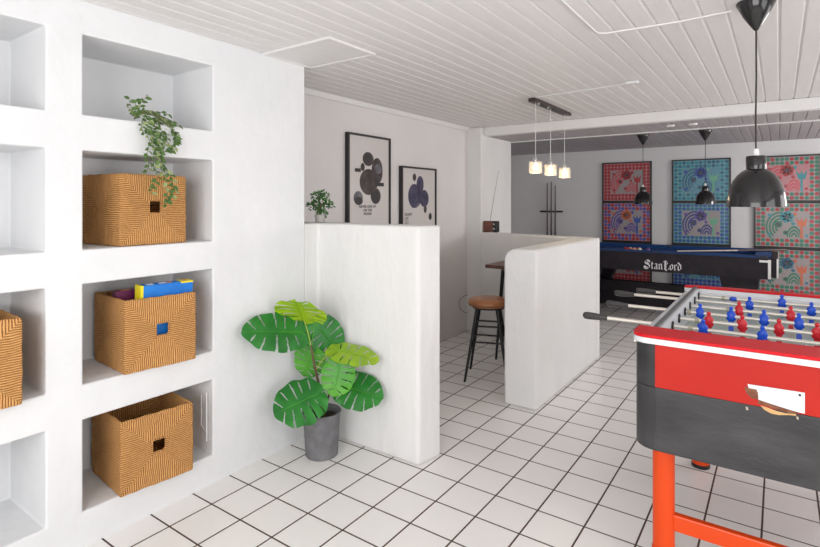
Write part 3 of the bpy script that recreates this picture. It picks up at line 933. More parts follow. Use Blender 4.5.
# ================================================================== FAR WALL: prints and cue rack
def colr(n, c): M[n] = mat(n, c, .35)
colr('art_red', (.40, .004, .012)); colr('art_pink', (.58, .05, .07)); colr('art_paper', (.52, .50, .50)); colr('art_blue', (.010, .06, .38))
colr('art_teal', (.001, .12, .22)); colr('art_aqua', (.006, .26, .31)); colr('art_navy', (.008, .03, .22)); colr('art_purple', (.10, .06, .34))
colr('art_green', (.004, .17, .10)); colr('art_orange', (.60, .12, .03)); colr('art_lightblue', (.08, .28, .38)); colr('art_ground_red', (.48, .20, .22))
colr('art_ground_teal', (.12, .36, .42)); colr('art_leafgreen', (.12, .42, .25)); colr('art_ground_grey', (.33, .29, .29)); colr('art_ground_blue', (.16, .30, .48))
colr('art_dark', (.03, .03, .05))
M['glazing'] = mat('picture_glass', (1, 1, 1), .05, alpha=.025, spec=.5)


def far_print(label, x0, x1, z0, z1, ground, dots, field, flower, tulip, arcs, seed):
    YW = 8.349; cx = (x0 + x1) / 2; hw = (x1 - x0) / 2; H_ = z1 - z0; fw = .018; rp = random.Random(seed)
    t = thing('framed_print', label, 'picture', (cx, YW, z0), group='patterned prints on the far wall')
    m = MB()
    def bx(a, b_, c_, d_): m.box(a, b_, -.03, 0, c_, d_)
    bx(-hw, -hw + fw, 0, H_); bx(hw - fw, hw, 0, H_); bx(-hw + fw, hw - fw, 0, fw); bx(-hw + fw, hw - fw, H_ - fw, H_)
    m.build('frame', 'frame_black', t)
    mats = [ground, *dots, field, flower, tulip, arcs, 'art_dark', 'art_paper']
    mi_ = {n: i for i, n in enumerate(mats)}
    m = MB(); m.box(-hw + fw, hw - fw, -.018, -.002, fw, H_ - fw, 0)
    W0, W1, Z0, Z1 = -hw + fw + .006, hw - fw - .006, fw + .006, H_ - fw - .006
    def flat(pts, lvl, mi):
        y = -.018 - .0004 * lvl
        m.add([(p[0], y, p[1]) for p in pts], [tuple(range(len(pts)))], mi)
    def circ(cx_, cz, r, lvl, mi, n=12, rz=None):
        flat([(cx_ + r * cos(2 * pi * k / n), cz + (rz or r) * sin(2 * pi * k / n)) for k in range(n)], lvl, mi)
    nx, nz = 13, 11; px = (W1 - W0) / nx; pz = (Z1 - Z0) / nz
    fx0, fx1, fz0, fz1 = W0 + 2.0 * px, W1 - 2.0 * px, Z0 + 2.0 * pz, Z1 - 2.0 * pz
    for i in range(nx):
        for j in range(nz):
            ax_ = W0 + (i + .5) * px; az = Z0 + (j + .5) * pz
            if fx0 < ax_ < fx1 and fz0 < az < fz1: continue
            circ(ax_, az, px * .47, 1, 1 + (i + j) % len(dots) if rp.random() < .93 else 1, 12, pz * .47)
    F = mi_[field]
    flat([(fx0, fz0), (fx1, fz0), (fx1, fz1), (fx0, fz1)], 1.2, F)
    fw_, fh = fx1 - fx0, fz1 - fz0
    def q(a, b_): return fx0 + a * fw_, fz0 + b_ * fh
    # bent bands on the left
    for k in range(4):
        pts = []; r0 = (.34 - .07 * k); r1 = r0 - .042
        cxx, czz = q(.36, .42)
        a_ = [pi * (.42 + .85 * s_ / 12) for s_ in range(13)]
        pts = [(cxx + r0 * fw_ * cos(a) * 1.05, czz + r0 * fh * sin(a) * 1.7) for a in a_] + [(cxx + r1 * fw_ * cos(a) * 1.05, czz + r1 * fh * sin(a) * 1.7) for a in reversed(a_)]
        flat(pts, 2 + .1 * k, mi_[arcs])
    # round eyes
    for (a, b_, r, mm) in ((.30, .52, .095, arcs), (.30, .52, .05, 'art_dark'), (.47, .22, .06, arcs), (.47, .22, .03, 'art_dark'), (.10, .15, .04, flower), (.10, .85, .05, flower), (.94, .12, .04, flower), (.68, .90, .05, tulip), (.64, .55, .045, flower)):
        x_, z_ = q(a, b_); circ(x_, z_, r * fw_, 2.6 if mm == 'art_dark' else 2.4, mi_[mm], 16)
    # flower
    x_, z_ = q(.50, .80)
    for k in range(6):
        a = pi * k / 3 + .3; circ(x_ + .10 * fw_ * cos(a), z_ + .10 * fw_ * sin(a), .075 * fw_, 2.8, mi_[flower], 12)
    circ(x_, z_, .045 * fw_, 3.0, mi_['art_dark'] if flower != 'art_dark' else 0, 12)
    # tulip on a stem with bent stripes
    tx, tz = q(.83, .55)
    flat([(tx - .07 * fw_, tz - .08 * fh), (tx + .09 * fw_, tz - .08 * fh), (tx + .13 * fw_, tz + .24 * fh), (tx + .035 * fw_, tz + .08 * fh), (tx, tz + .24 * fh), (tx - .035 * fw_, tz + .08 * fh), (tx - .13 * fw_, tz + .24 * fh)], 2.8, mi_[tulip])
    flat([(tx - .03 * fw_, fz0 + .02 * fh), (tx + .03 * fw_, fz0 + .02 * fh), (tx + .025 * fw_, tz - .08 * fh), (tx - .025 * fw_, tz - .08 * fh)], 2.7, mi_[tulip])
    for k in range(3):
        r0 = .17 - .05 * k; r1 = r0 - .032; cxx, czz = q(.66, .06)
        a_ = [pi * s_ / 12 for s_ in range(13)]
        pts = [(cxx + r0 * fw_ * cos(a), czz + r0 * fh * sin(a) * 2.4) for a in a_] + [(cxx + r1 * fw_ * cos(a), czz + r1 * fh * sin(a) * 2.4) for a in reversed(a_)]
        flat(pts, 2 + .1 * k, mi_[arcs])
    m.build('print', mats, t)
    m = MB(); m.box(-hw + fw, hw - fw, -.024, -.0225, fw, H_ - fw); m.build('glazing', 'glazing', t)
    return t


rows = [(1.392, 1.987), (.797, 1.391), (.201, .796)]
cols = [(-2.205, -1.51), (-1.243, -.53), (-.272, .43)]
spec = {
    (0, 0): ('red dotted print with red flower, top of the left column', 'art_ground_red', ('art_red', 'art_red'), 'art_ground_grey', 'art_red', 'art_red', 'art_pink'),
    (0, 1): ('red and blue dotted print with orange flower, middle of the left column', 'art_ground_red', ('art_red', 'art_purple', 'art_blue'), 'art_ground_grey', 'art_orange', 'art_blue', 'art_purple'),
    (0, 2): ('red dotted print partly behind the pool table, bottom of the left column', 'art_ground_red', ('art_red', 'art_red'), 'art_ground_grey', 'art_red', 'art_blue', 'art_red'),
    (1, 0): ('teal dotted print with teal flower, top of the middle column', 'art_ground_teal', ('art_teal', 'art_aqua'), 'art_lightblue', 'art_blue', 'art_leafgreen', 'art_teal'),
    (1, 1): ('teal and blue dotted print with purple flower, middle of the middle column', 'art_ground_teal', ('art_teal', 'art_blue'), 'art_ground_grey', 'art_purple', 'art_leafgreen', 'art_navy'),
    (1, 2): ('deep blue dotted print partly behind the pool table, bottom of the middle column', 'art_ground_blue', ('art_blue', 'art_navy'), 'art_lightblue', 'art_blue', 'art_teal', 'art_navy'),
    (2, 0): ('green and red dotted print behind the large pendant, top of the right column', 'art_ground_grey', ('art_green', 'art_red'), 'art_ground_red', 'art_red', 'art_aqua', 'art_pink'),
    (2, 1): ('green and red dotted print with red tulip, middle of the right column', 'art_ground_grey', ('art_green', 'art_red'), 'art_ground_grey', 'art_aqua', 'art_orange', 'art_green'),
    (2, 2): ('green and red dotted print beyond the pool table corner, bottom of the right column', 'art_ground_grey', ('art_green', 'art_red'), 'art_ground_grey', 'art_teal', 'art_orange', 'art_green'),
}
for (ci, ri), (lb, g, d, f_, fl, tu, ar) in spec.items():
    far_print(lb, cols[ci][0], cols[ci][1], rows[ri][0], rows[ri][1], g, d, f_, fl, tu, ar, ci * 3 + ri)

# cue rack
M['cue_dark'] = noisy('dark_cue_wood', (.05, .03, .03), (.09, .055, .05), 10, .3)
t = thing('cue_rack', 'black wall rack for billiard cues on the grey far wall', 'cue rack', (-3.00, 8.349, 0))
c = MB(); c.box(-.185, .18, -.05, 0, 1.225, 1.252); c.build('clip_bar', 'black', t, bevel=.004)
c = MB(); c.box(-.185, .18, -.08, 0, .18, .21); c.build('base_shelf', 'black', t, bevel=.004)
for dx, zt, lb in ((-.055, 1.70, 'billiard cue in the wall rack, left of three'), (.01, 1.72, 'billiard cue in the wall rack, middle of three'), (.075, 1.66, 'billiard cue in the wall rack, right of three')):
    q = thing('billiard_cue', lb, 'cue', (-3.00 + dx, 8.285, .211), group='billiard cues in the wall rack')
    c = MB(); c.tube([(0, 0, 0), (0, 0, .55)], [.017, .014], 10); c.build('butt', 'cue_dark', q, smooth=True)
    c = MB(); c.tube([(0, 0, .551), (0, 0, zt - .211)], [.0138, .008], 10); c.build('shaft', 'cue_dark', q, smooth=True)

# ================================================================== POOL TABLE
M['pool_body'] = noisy('black_pool_laminate', (.014, .011, .016), (.020, .016, .022), 12, .55, spec=.25)
M['felt'] = noisy('blue_billiard_cloth', (.008, .05, .18), (.012, .06, .21), 60, .95, .2, 300)
M['corner_metal'] = mat('pale_corner_metal', (.62, .62, .62), .35, .6)
PXL, PXR, PYN, PYF, PZT = -2.24, -.072, 6.5, 7.70, .822
t = thing('pool_table', 'black pool table with blue cloth in front of the far wall', 'pool table', ((PXL + PXR) / 2, (PYN + PYF) / 2, 0))
hx, hy = (PXR - PXL) / 2, (PYF - PYN) / 2
c = MB()
ZB = .597
for (x0, x1, y0, y1) in ((-hx, hx, -hy, -hy + .06), (-hx, hx, hy - .06, hy), (-hx, -hx + .06, -hy + .06, hy - .06), (hx - .06, hx, -hy + .06, hy - .06)):
    c.box(x0, x1, y0, y1, ZB, PZT - .0105)
c.box(-hx + .06, hx - .06, -hy + .06, hy - .06, .68, .751)
c.build('cabinet', 'pool_body', t)
c = MB(); rw = .10
for (x0, x1, y0, y1) in ((-hx + .09, hx - .09, -hy - .004, -hy + rw), (-hx + .09, hx - .09, hy - rw, hy + .004), (-hx - .004, -hx + rw, -hy + .09, hy - .09), (hx - rw, hx + .004, -hy + .09, hy - .09)):
    c.box(x0, x1, y0, y1, PZT - .010, PZT)
c.build('top_rail', 'felt', t, bevel=.006)
c = MB()
for (x0, x1, y0, y1) in ((-hx + .13, hx - .13, -hy + .035, -hy + rw + .045), (-hx + .13, hx - .13, hy - rw - .045, hy - .035), (-hx + .035, -hx + rw + .045, -hy + .13, hy - .13), (hx - rw - .045, hx - .035, -hy + .13, hy - .13)):
    c.box(x0, x1, y0, y1, .767, PZT + .004)
c.build('cushion', 'felt', t, bevel=.006)
c = MB(); c.box(-hx + rw, hx - rw, -hy + rw, hy - rw, .752, .766); c.build('cloth_bed', 'felt', t)
for sx_ in (-1, 0, 1):
    for sy_ in (-1, 1):
        c = MB(); px_, py_ = sx_ * (hx - .085), sy_ * (hy - .085)
        c.lathe([(.052, 0), (.066, 0), (.066, .02), (.052, .02), (.052, 0)], (px_, py_, PZT - .016), 20)
        c.lathe([(0, -.07), (.045, -.07), (.055, 0), (.053, 0), (.043, -.067), (0, -.067)], (px_, py_, PZT - .016), 20)
        c.build('pocket', 'black', t, smooth=True)
        if sx_:
            m = MB(); x1 = sx_ * hx; y1 = sy_ * hy; e = .004
            def sb(a, b_, c_, d_, z0, z1): m.box(min(a, b_), max(a, b_), min(c_, d_), max(c_, d_), z0, z1)
            sb(x1 - sx_ * .022, x1 + sx_ * e, y1 + sy_ * e, y1 - sy_ * 0.001, ZB + .005, PZT - .024)
            sb(x1 - sx_ * .095, x1 - sx_ * .022, y1 + sy_ * e, y1 - sy_ * 0.001, PZT - .052, PZT - .03)
            sb(x1 + sx_ * e, x1 - sx_ * .001, y1 - sy_ * .022, y1, ZB + .005, PZT - .024)
            m.build('corner_bracket', 'corner_metal', t)
for sx_ in (-1, 1):
    for sy_ in (-1, 1):
        m = MB(); yc = sy_ * (hy - .20)
        pr_ = [(sx_ * (hx - .10), ZB), (sx_ * (hx - .10), .50), (sx_ * (hx - .17), .30), (sx_ * (hx - .14), .02), (sx_ * (hx - .34), .02), (sx_ * (hx - .36), .30), (sx_ * (hx - .44), .50), (sx_ * (hx - .46), ZB)]
        m.prism(pr_, yc - .08, yc + .08, axis='y'); lg = m.build('leg', 'pool_body', t, bevel=.008)
        m = MB(); m.lathe([(0, 0), (.03, 0), (.03, .012), (.015, .02), (0, .02)], (sx_ * (hx - .24), yc, 0), 16); m.build('foot', 'black_metal', lg, smooth=True)
m = MB(); m.box(-hx + .3, hx - .3, -.06, .06, .10, .39); m.build('stretcher', 'pool_body', t)
for sx_ in (-1, 1):
    m = MB(); m.box(sx_ * (hx - .25) - .04, sx_ * (hx - .25) + .04, -hy + .25, hy - .25, .12, .36); m.build('end_stretcher', 'pool_body', t)


for sx_ in (-1, 1):
    m = MB(); xa_, xb_ = sorted((sx_ * (hx + .001), sx_ * (hx + .062))); m.box(xa_, xb_, -hy + .10, hy - .10, ZB + .01, PZT - .02); ep = m.build('end_panel', 'pool_body', t, bevel=.01)
    for sy_ in (-1, 1):
        xa_, xb_ = sorted((sx_ * (hx + .050), sx_ * (hx + .066))); ya_, yb_ = sorted((sy_ * (hy - .096), sy_ * (hy - .115)))
        m = MB(); m.box(xa_, xb_, ya_, yb_, ZB + .01, PZT - .019); m.build('metal_edge', 'corner_metal', ep)

# blackletter name on the apron, drawn with a broad nib
def nib(m, pts, w=.9, ang=40, y=0, mi=0):
    n = Vector((cos(R(ang)), sin(R(ang)))) * w / 2
    for a, b_ in zip(pts, pts[1:]):
        a = Vector(a); b_ = Vector(b_)
        qd = [a - n, a + n, b_ + n, b_ - n]
        ar = sum(qd[i].x * qd[(i + 1) % 4].y - qd[(i + 1) % 4].x * qd[i].y for i in range(4))
        if abs(ar) < .02: continue
        if ar < 0: qd.reverse()
        m.prism([(q_.x, q_.y) for q_ in qd], 0, .6, axis='y', mi=mi)


G = {
    'S': (6.4, [[(5.7, 5.9), (5.0, 7.2), (3.4, 7.7), (1.7, 6.9), (1.3, 5.6), (2.2, 4.6), (4.8, 3.6), (5.6, 2.4), (5.1, 1.0), (3.5, .1), (1.7, .3), (.3, 1.7)], [(2.0, 5.6), (4.9, 4.6)], [(.6, 2.6), (2.4, 1.3), (4.0, 1.4)], [(3.4, 7.2), (4.4, 6.2)]]),
    't': (2.5, [[(1.0, 6.2), (1.0, 1.0), (1.6, .3), (2.3, .9)], [(.2, 4.6), (2.2, 4.6)]]),
    'a': (3.7, [[(.6, 4.3), (1.4, 4.9), (2.6, 4.4), (2.6, 1.0), (3.3, .4)], [(2.5, 2.9), (1.0, 2.3), (.6, 1.2), (1.3, .4), (2.5, 1.2)]]),
    'n': (3.9, [[(.3, 4.4), (.9, 4.6), (.9, .6), (1.3, .3)], [(1.0, 4.0), (2.1, 4.9), (2.9, 4.2), (2.9, 1.0), (3.5, .4)]]),
    'L': (5.4, [[(.0, 6.0), (.9, 7.3), (2.2, 7.6), (3.2, 7.0)], [(1.7, 7.3), (1.7, .6)], [(2.5, 7.0), (2.5, .9)], [(.2, .1), (1.3, 1.0), (3.3, -.5), (4.6, .4), (5.2, 1.8)], [(3.1, 5.6), (3.9, 6.3), (3.6, 4.9)]]),
    'o': (3.5, [[(.7, 4.0), (.7, 1.2), (1.7, .3)], [(.8, 4.2), (1.8, 5.0), (2.8, 4.1), (2.8, 1.3), (1.8, .3)]]),
    'r': (2.9, [[(.3, 4.4), (.9, 4.6), (.9, .5), (1.4, .3)], [(1.0, 4.0), (2.0, 4.9), (2.7, 4.3)]]),
    'd': (3.7, [[(.5, 6.9), (2.9, 4.4), (2.9, 1.4), (1.8, .3)], [(.7, 3.8), (.7, 1.2), (1.7, .3)], [(.8, 3.9), (1.9, 4.6)]]),
}
m = MB(); xx = 0
for ch in 'StanLord':
    wd, strokes = G[ch]
    for st in strokes: nib(m, [(a + xx, b_) for a, b_ in st], 1.15, 42)
    xx += wd + .15
sc = .392 / xx
for i, v_ in enumerate(m.v): m.v[i] = Vector((v_.x * sc, -v_.y * .001, v_.z * sc * 1.12))
o = m.build('name_lettering', mat('white_lettering', (.70, .70, .72), .5), t)
p0 = PY(643.5, 269.0, 6.5)
o.location = (p0.x - t.location.x, -hy - .0012, p0.z + .006)
o['label'] = 'white blackletter name StanLord on the black side'

# balls and cue on the pool table
zb = .766
ballc = {'art_red': (.45, .03, .03), 'cream': (.75, .68, .58), 'pinkish': (.62, .25, .2)}
def ball(x, y, c1, label, stripe=False):
    q = MB(); r_ = .0286
    q.lathe([(0, r_)] + [(r_ * sin(a), r_ * cos(a)) for a in [pi * k / 14 for k in range(1, 14)]] + [(0, -r_)], seg=24)
    for i, f_ in enumerate(q.f):
        zc = sum(q.v[j].z for j in f_) / len(f_)
        if stripe and abs(zc) > .014: q.mi[i] = 1
    mm = [mat('billiard_ball', c1, .12, coat=.5), mat('ball_ivory', (.75, .70, .62), .12, coat=.5)]
    o = q.build('billiard_ball', mm, smooth=True, loc=(x, y, zb + r_ + .0005))
    tag(o, label, 'billiard ball', 'billiard balls at the left end of the pool table')
blst = [(626, (.40, .03, .03), 0, 'dark red billiard ball, leftmost of the row on the blue cloth'), (630.5, (.55, .08, .05), 1, 'red-striped billiard ball, second from the left on the blue cloth'),
        (635, (.30, .03, .06), 0, 'maroon billiard ball, third from the left on the blue cloth'), (639.5, (.70, .60, .50), 0, 'cream billiard ball, rightmost of the row on the blue cloth')]
for u, c_, s_, lb in blst:
    p = PY(u, 246, 7.02); ball(p.x, p.y, c_, lb, s_)
for k, (dx, dy, c_, lb) in enumerate(((-.03, -.055, (.5, .05, .04), 'bright red billiard ball in front of the row'), (.035, -.055, (.62, .30, .2), 'salmon billiard ball in front of the row'))):
    p = PY(632, 246, 7.02); ball(p.x + dx, p.y + dy, c_, lb)
p = PY(648, 247, 7.05); ball(p.x, p.y, (.10, .04, .22), 'purple billiard ball alone, right of the others')
q = thing('billiard_cue', 'light wooden cue lying across the blue pool table at the right end', 'cue', (0, 0, 0))
c0 = Vector((-.93, 6.58, PZT + .015)); c1 = Vector((.06, 7.40, PZT + .021))
q.location = c0
dv = c1 - c0
M['cue_light'] = noisy('pale_cue_ash', (.50, .42, .36), (.58, .5, .43), 20, .3)
c = MB(); c.tube([(0, 0, 0), dv * .55], [.0065, .009], 10); c.build('shaft', 'cue_light', q, smooth=True)
c = MB(); c.tube([dv * .5505, dv], [.0095, .0145], 10); c.build('butt', 'cue_dark', q, smooth=True)

# ================================================================== FOOTBALL TABLE
M['tf_red'] = noisy('red_gloss_laminate', (.46, .016, .009), (.51, .021, .011), 3, .38, spec=.25)
M['tf_capred'] = mat('red_gloss_cap', (.62, .005, .012), .38, spec=.25)
M['tf_orange'] = noisy('orange_steel', (.72, .060, .004), (.76, .070, .005), 4, .3, spec=.35)


def scuffed():
    m = noisy('scuffed_black_laminate', (.015, .015, .017), (.050, .050, .053), 3.0, .38, .15, 40, detail=8, stretch=(1, 1, 2.4))
    return m


M['tf_black'] = scuffed()
M['tf_white'] = mat('white_edge_band', (.72, .74, .76), .35)
M['rim_grey'] = mat('grey_aluminium_rim', (.15, .15, .155), .45, .4)
M['wall_white'] = mat('white_laminate', (.70, .72, .76), .35)
M['steel'] = mat('rod_steel', (.74, .71, .65), .3, .35)
M['grip'] = mat('dark_rubber_grip', (.045, .043, .045), .4)
M['man_blue'] = mat('blue_plastic_player', (.004, .075, .62), .38)
M['man_red'] = mat('red_plastic_player', (.62, .012, .025), .38)
M['field'] = noisy('pitch_laminate', (.34, .42, .38), (.40, .47, .43), 5, .3)
X0, X1, Y0, Y1 = -.437, .417, 2.062, 3.435
TC = Vector(((X0 + X1) / 2, (Y0 + Y1) / 2, 0))
ft = thing('football_table', 'red and black table football game on orange legs in the foreground', 'football table', TC)
ax0, ax1, ay0, ay1 = X0 - TC.x, X1 - TC.x, Y0 - TC.y, Y1 - TC.y


def rr_outline(x0, x1, y0, y1, r, n=6):
    pts = []
    for cx_, cy_, a0_ in ((x1 - r, y0 + r, -pi / 2), (x1 - r, y1 - r, 0), (x0 + r, y1 - r, pi / 2), (x0 + r, y0 + r, pi)):
        for k in range(n + 1):
            a = a0_ + pi / 2 * k / n; pts.append((cx_ + r * cos(a), cy_ + r * sin(a)))
    return pts


# lower body
m = MB(); m.prism(rr_outline(ax0 + .002, ax1 - .002, ay0 + .001, ay1 - .001, .07), .485, .715)
lowb = m.build('lower_body', 'tf_black', ft, bevel=.006)
# upper body ring: red panels, black rounded corners
m = MB(); no = rr_outline(ax0, ax1, ay0, ay1, .074); ni = rr_outline(ax0 + .03, ax1 - .03, ay0 + .03, ay1 - .03, .02)
n_ = len(no)
for i in range(n_):
    j = (i + 1) % n_
    long_ = (Vector(no[i]) - Vector(no[j])).length > .1
    mi = 1 if (long_) else 0
    m.add([(*no[i], .716), (*no[j], .716), (*no[j], .872), (*no[i], .872)], [(0, 1, 2, 3)], mi)
    m.add([(*ni[i], .716), (*ni[j], .716), (*ni[j], .872), (*ni[i], .872)], [(3, 2, 1, 0)], 2)
    m.add([(*no[i], .872), (*no[j], .872), (*ni[j], .872), (*ni[i], .872)], [(0, 1, 2, 3)], 2)
m.build('upper_body', ['tf_black', 'tf_red', 'wall_white'], ft, smooth=True)
# slightly raised black corner mouldings (end post strips seen from the front)
for sx_ in (0, 1):
    m = MB()
    x = ax0 if sx_ == 0 else ax1
    for z0, z1 in ((.49, .714), (.717, .871)):
        pts = [p for p in rr_outline(ax0 - .002, ax1 + .002, ay0 - .002, ay1 + .002, .076) if p[1] < ay0 + .08 and abs(p[0] - x) < .08]
        pts2 = [p for p in rr_outline(ax0 + .001, ax1 - .001, ay0 + .001, ay1 - .001, .073) if p[1] < ay0 + .08 and abs(p[0] - x) < .08]
        m.prism(pts + pts2[::-1], z0, z1)
    m.build('corner_moulding', 'tf_black', ft, smooth=True)
# field and inner side walls
m = MB(); m.box(ax0 + .031, ax1 - .031, ay0 + .031, ay1 - .031, .775, .788); fld = m.build('playing_field', 'field', ft)
m = MB()
fz = .7885
def line(x0, x1, y0, y1): m.box(x0, x1, y0, y1, fz, fz + .0004)
line(ax0 + .04, ax1 - .04, -.003, .003)
for s_ in (-1, 1):
    yy = s_ * (ay1 - .28)
    line(-.2, .2, yy - .003, yy + .003)
    for xs in (-.2, .2): line(xs - .003, xs + .003, min(yy, s_ * (ay1 - .05)), max(yy, s_ * (ay1 - .05)))
for k in range(32):
    a, b_ = 2 * pi * k / 32, 2 * pi * (k + 1) / 32
    m.add([(.10 * cos(a), .10 * sin(a), fz + .0006), (.10 * cos(b_), .10 * sin(b_), fz + .0006), (.106 * cos(b_), .106 * sin(b_), fz + .0006), (.106 * cos(a), .106 * sin(a), fz + .0006)], [(0, 1, 2, 3)])
m.build('pitch_lines', 'print_white', fld)
for s_ in (-1, 1):
    xw = ax0 + .042 if s_ < 0 else ax1 - .069
    m = MB(); m.box(xw, xw + .027, ay0 + .12, ay1 - .061, .789, .895); sw = m.build('side_wall', 'wall_white', ft)
    m = MB(); m.box(xw - .001 if s_ < 0 else xw + .009, xw + .018 if s_ < 0 else xw + .028, ay0 + .136, ay1 - .046, .8955, .902); m.build('side_rim', 'rim_grey', ft, bevel=.002)
m = MB(); m.box(ax0 + .070, ax1 - .070, ay1 - .060, ay1 - .031, .789, .874); m.build('end_wall', 'wall_white', ft)


def cap(y0, y1, front):
    r = .055; x0, x1 = ax0 - .005, ax1 + .005
    if front: pts = [(x1, y1), (x0, y1)] + [(x0 + r - r * cos(a), y0 + r - r * sin(a)) for a in [pi / 2 * k / 7 for k in range(8)]] + [(x1 - r + r * sin(a), y0 + r - r * cos(a)) for a in [pi / 2 * k / 7 for k in range(8)]]
    else: pts = [(x0, y0), (x1, y0)] + [(x1 - r + r * cos(a), y1 - r + r * sin(a)) for a in [pi / 2 * k / 7 for k in range(8)]] + [(x0 + r - r * sin(a), y1 - r + r * cos(a)) for a in [pi / 2 * k / 7 for k in range(8)]]
    m = MB(); m.prism(pts, .8925, .9035); o_ = m.build('end_cap', 'tf_capred', ft, bevel=.002)
    m = MB(); m.prism(pts, .8725, .892); m.build('edge_band', 'tf_white', o_)
cap(ay0 - .016, ay0 + .135, True)
cap(ay1 - .045, ay1 + .020, False)

# legs, feet, stretchers
legpos = [(-.357 - TC.x, 2.20 - TC.y), (-.335 - TC.x, 3.145 - TC.y), (.337 - TC.x, 2.20 - TC.y), (.315 - TC.x, 3.145 - TC.y)]
for (lx, ly) in legpos:
    m = MB(); m.lathe([(0, .03), (.0385, .03), (.0385, .484), (0, .484)], (lx, ly, 0), 28, sx=1, sy=.8); lg = m.build('leg', 'tf_orange', ft, smooth=True)
    m = MB(); m.lathe([(0, 0), (.043, 0), (.044, .012), (.043, .018), (0, .018)], (lx, ly, 0), 28); m.build('rubber_foot', 'black', lg, smooth=True)
    m = MB(); m.lathe([(0, .0185), (.041, .0185), (.041, .07), (.039, .074), (0, .074)], (lx, ly, 0), 28); m.build('foot_sleeve', 'tf_orange', lg, smooth=True)
for (a, b_) in ((legpos[0], legpos[2]), (legpos[1], legpos[3])):
    m = MB(); m.box(a[0] + .032, b_[0] - .032, a[1] - .015, a[1] + .015, .150, .212); m.build('stretcher', 'tf_orange', ft, bevel=.006)

# coin plate on the front, broken at its lower left, bare wood showing
def fp(px_, py_):       # crop (720,370)+/7.81 -> plane of the front
    p = PY(720 + px_ / 7.81, 370 + py_ / 7.81, Y0); return (p.x - TC.x, p.z)
m = MB(); m.prism([fp(*q_) for q_ in ((215, 108), (662, 176), (662, 338), (615, 328), (520, 300), (400, 262), (300, 228), (297, 175), (285, 150), (225, 138))][::-1], ay0 - .004, ay0 - .0005, axis='y')
pl = m.build('notice_plate', mat('white_plate', (.72, .76, .80), .3), ft); pl['label'] = 'white plate with its lower left corner broken off'
m = MB(); p_ = fp(623, 193); m.lathe([(0, -.0065), (.0035, -.0065), (.0035, -.0042), (0, -.0042)], (p_[0], ay0, p_[1]), 12, axis='y'); m.build('screw', 'black_metal', pl)
m = MB(); m.prism([fp(*q_) for q_ in ((192, 128), (225, 140), (285, 152), (296, 178), (298, 228), (250, 222), (215, 190), (198, 160))][::-1], ay0 - .0015, ay0 - .0003, axis='y')
m.prism([fp(*q_) for q_ in ((300, 230), (400, 264), (520, 302), (612, 330), (596, 344), (520, 330), (420, 300), (330, 270), (296, 262))][::-1], ay0 - .0015, ay0 - .0003, axis='y')
m.build('exposed_board', noisy('torn_brown_board', (.16, .055, .03), (.26, .11, .06), 60, .9), ft)
m = MB(); m.prism([fp(*q_) for q_ in ((315, 275), (360, 288), (440, 318), (510, 336), (592, 342), (596, 356), (540, 350), (460, 350), (400, 338), (345, 308))][::-1], ay0 - .0025, ay0 - .0016, axis='y')
m.build('splintered_edge', mat('bare_wood', (.62, .38, .16), .8), ft)
m = MB()
for q_ in (((200, 285), (218, 290), (222, 312), (204, 310)), ((595, 362), (612, 366), (615, 385), (600, 384))):
    m.prism([fp(*a) for a in q_][::-1], ay0 - .0022, ay0 - .0004, axis='y')
m.build('glue_spots', mat('glue_beige', (.5, .42, .33), .8), ft)

# rods and players
RZ = .858
RY = [2.125, 2.29, 2.465, 2.645, 2.825, 3.00, 3.18, 3.345]
menX = {1: (-.25, -.01, .23), 2: (-.276, -.037), 3: (-.253, -.053, .147), 4: (-.250, -.127, -.001, .122, .245), 5: (-.303, -.179, -.055, .069, .193), 6: (-.157, .043, .243), 7: (-.122, .125), 8: (-.203, .011, .225)}
tilt = {2: 95, 8: 0, 3: 10, 5: -5, 4: 5, 6: -8, 7: 4, 1: 90}


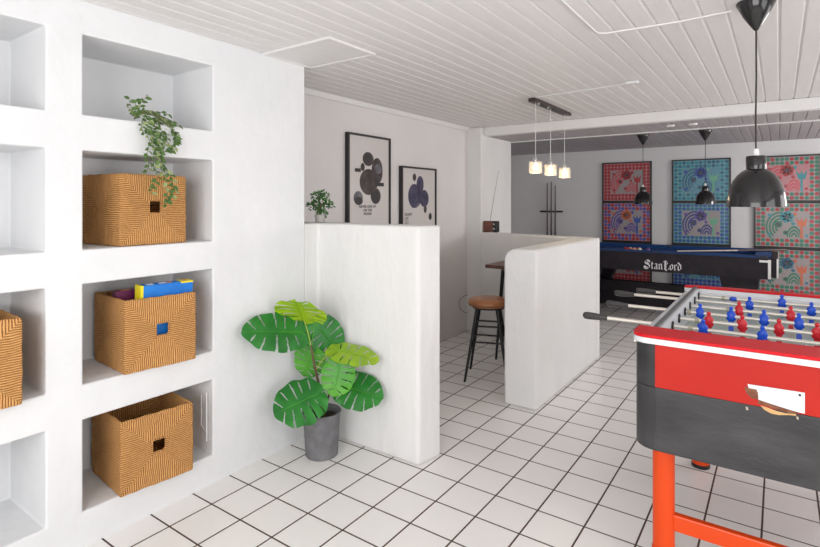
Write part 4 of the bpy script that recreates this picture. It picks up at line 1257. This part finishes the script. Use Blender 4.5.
def player(parent, x, mname, ang):
    m = MB()
    # figure: head, bell-shaped torso, straight legs, foot block (Z up through the rod at z=0)
    prof = [(0, .046), (.0055, .0445), (.0085, .040), (.0095, .036), (.0085, .0315), (.006, .0285), (.0065, .027), (.0125, .023), (.0185, .016), (.0215, .006), (.0225, -.006), (.0205, -.015), (.014, -.020), (.012, -.022), (0, -.022)]
    m.lathe(prof, seg=20, sy=.62)
    m.add([(sx_, sy_, z) for z, w_, d_ in ((-.020, .0125, .0065), (-.045, .0095, .0055), (-.052, .011, .0095), (-.066, .011, .0095)) for sx_, sy_ in ((-w_, -d_), (w_, -d_), (w_, d_), (-w_, d_))],
          [(0, 1, 2, 3)] + [(4 * i + k, 4 * i + (k + 1) % 4, 4 * i + 4 + (k + 1) % 4, 4 * i + 4 + k) for i in range(3) for k in range(4)] + [(12, 13, 14, 15)])
    o_ = m.build('player_figure', mname, parent, smooth=True, angle=35)
    o_.scale = (.88, .88, 1); o_.location = (x, 0, 0); o_.rotation_euler = (R(ang), 0, 0)
    return o_


M['stop'] = mat('beige_rubber', (.42, .40, .30), .6)
hand = {3: (-.735, -.632), 5: (-.75, -.622), 7: (-.775, -.668), 8: (-.69, -.585)}
for k in range(1, 9):
    y = RY[k - 1]; left = k in hand
    root = Vector((0, y - TC.y, RZ))
    m = MB()
    if left: xa, xb = hand[k][1] - TC.x + .002, ax1 + .10
    else: xa, xb = ax0 - .008, ax1 + .26
    m.tube([(xa, 0, 0), (xb, 0, 0)], .0078, 12)
    rod = m.build('player_rod', 'steel', ft, smooth=True); rod.location = root
    # grip
    def grip_prof(): return [(0, 0), (.010, 0), (.0125, .006), (.0125, .02), (.0145, .035), (.0165, .06), (.017, .085), (.0155, .10), (.010, .106), (0, .107)]
    m = MB()
    if left: m.lathe([(r_, -h_) for r_, h_ in grip_prof()], (xa - .001, 0, 0), 8, axis='x')
    else: m.lathe(grip_prof(), (xb + .001, 0, 0), 8, axis='x')
    m.build('handle', 'grip', rod, smooth=True)
    # bearings in the side walls
    for s_, xw in ((-1, ax0 + .0695), (1, ax1 - .0695)):
        m = MB(); m.lathe([(.0085, 0), (.020, 0), (.020, .005), (.0085, .007), (.0085, 0)], (xw, 0, 0), 20, axis='x') if s_ < 0 else m.lathe([(.0085, 0), (.020, 0), (.020, -.005), (.0085, -.007), (.0085, 0)], (xw, 0, 0), 20, axis='x')
        m.build('bearing', 'black', rod, smooth=True)
        m = MB(); xx = xw - .031 - .001 if s_ < 0 else xw + .031 + .001
    mn = 'man_blue' if k in hand else 'man_red'
    for i, X in enumerate(menX[k]):
        player(rod, X - TC.x, mn, tilt[k] if not (k == 8 and i == 0) else 88)
    # rubber stops
    for X in (menX[k][0] - .045, menX[k][-1] + .045):
        m = MB(); m.lathe([(.0078, -.008), (.0125, -.008), (.0125, .008), (.0078, .008), (.0078, -.008)], (X - TC.x, 0, 0), 14, axis='x'); m.build('rubber_stop', 'stop', rod, smooth=True)

print('objects', len(bpy.data.objects))
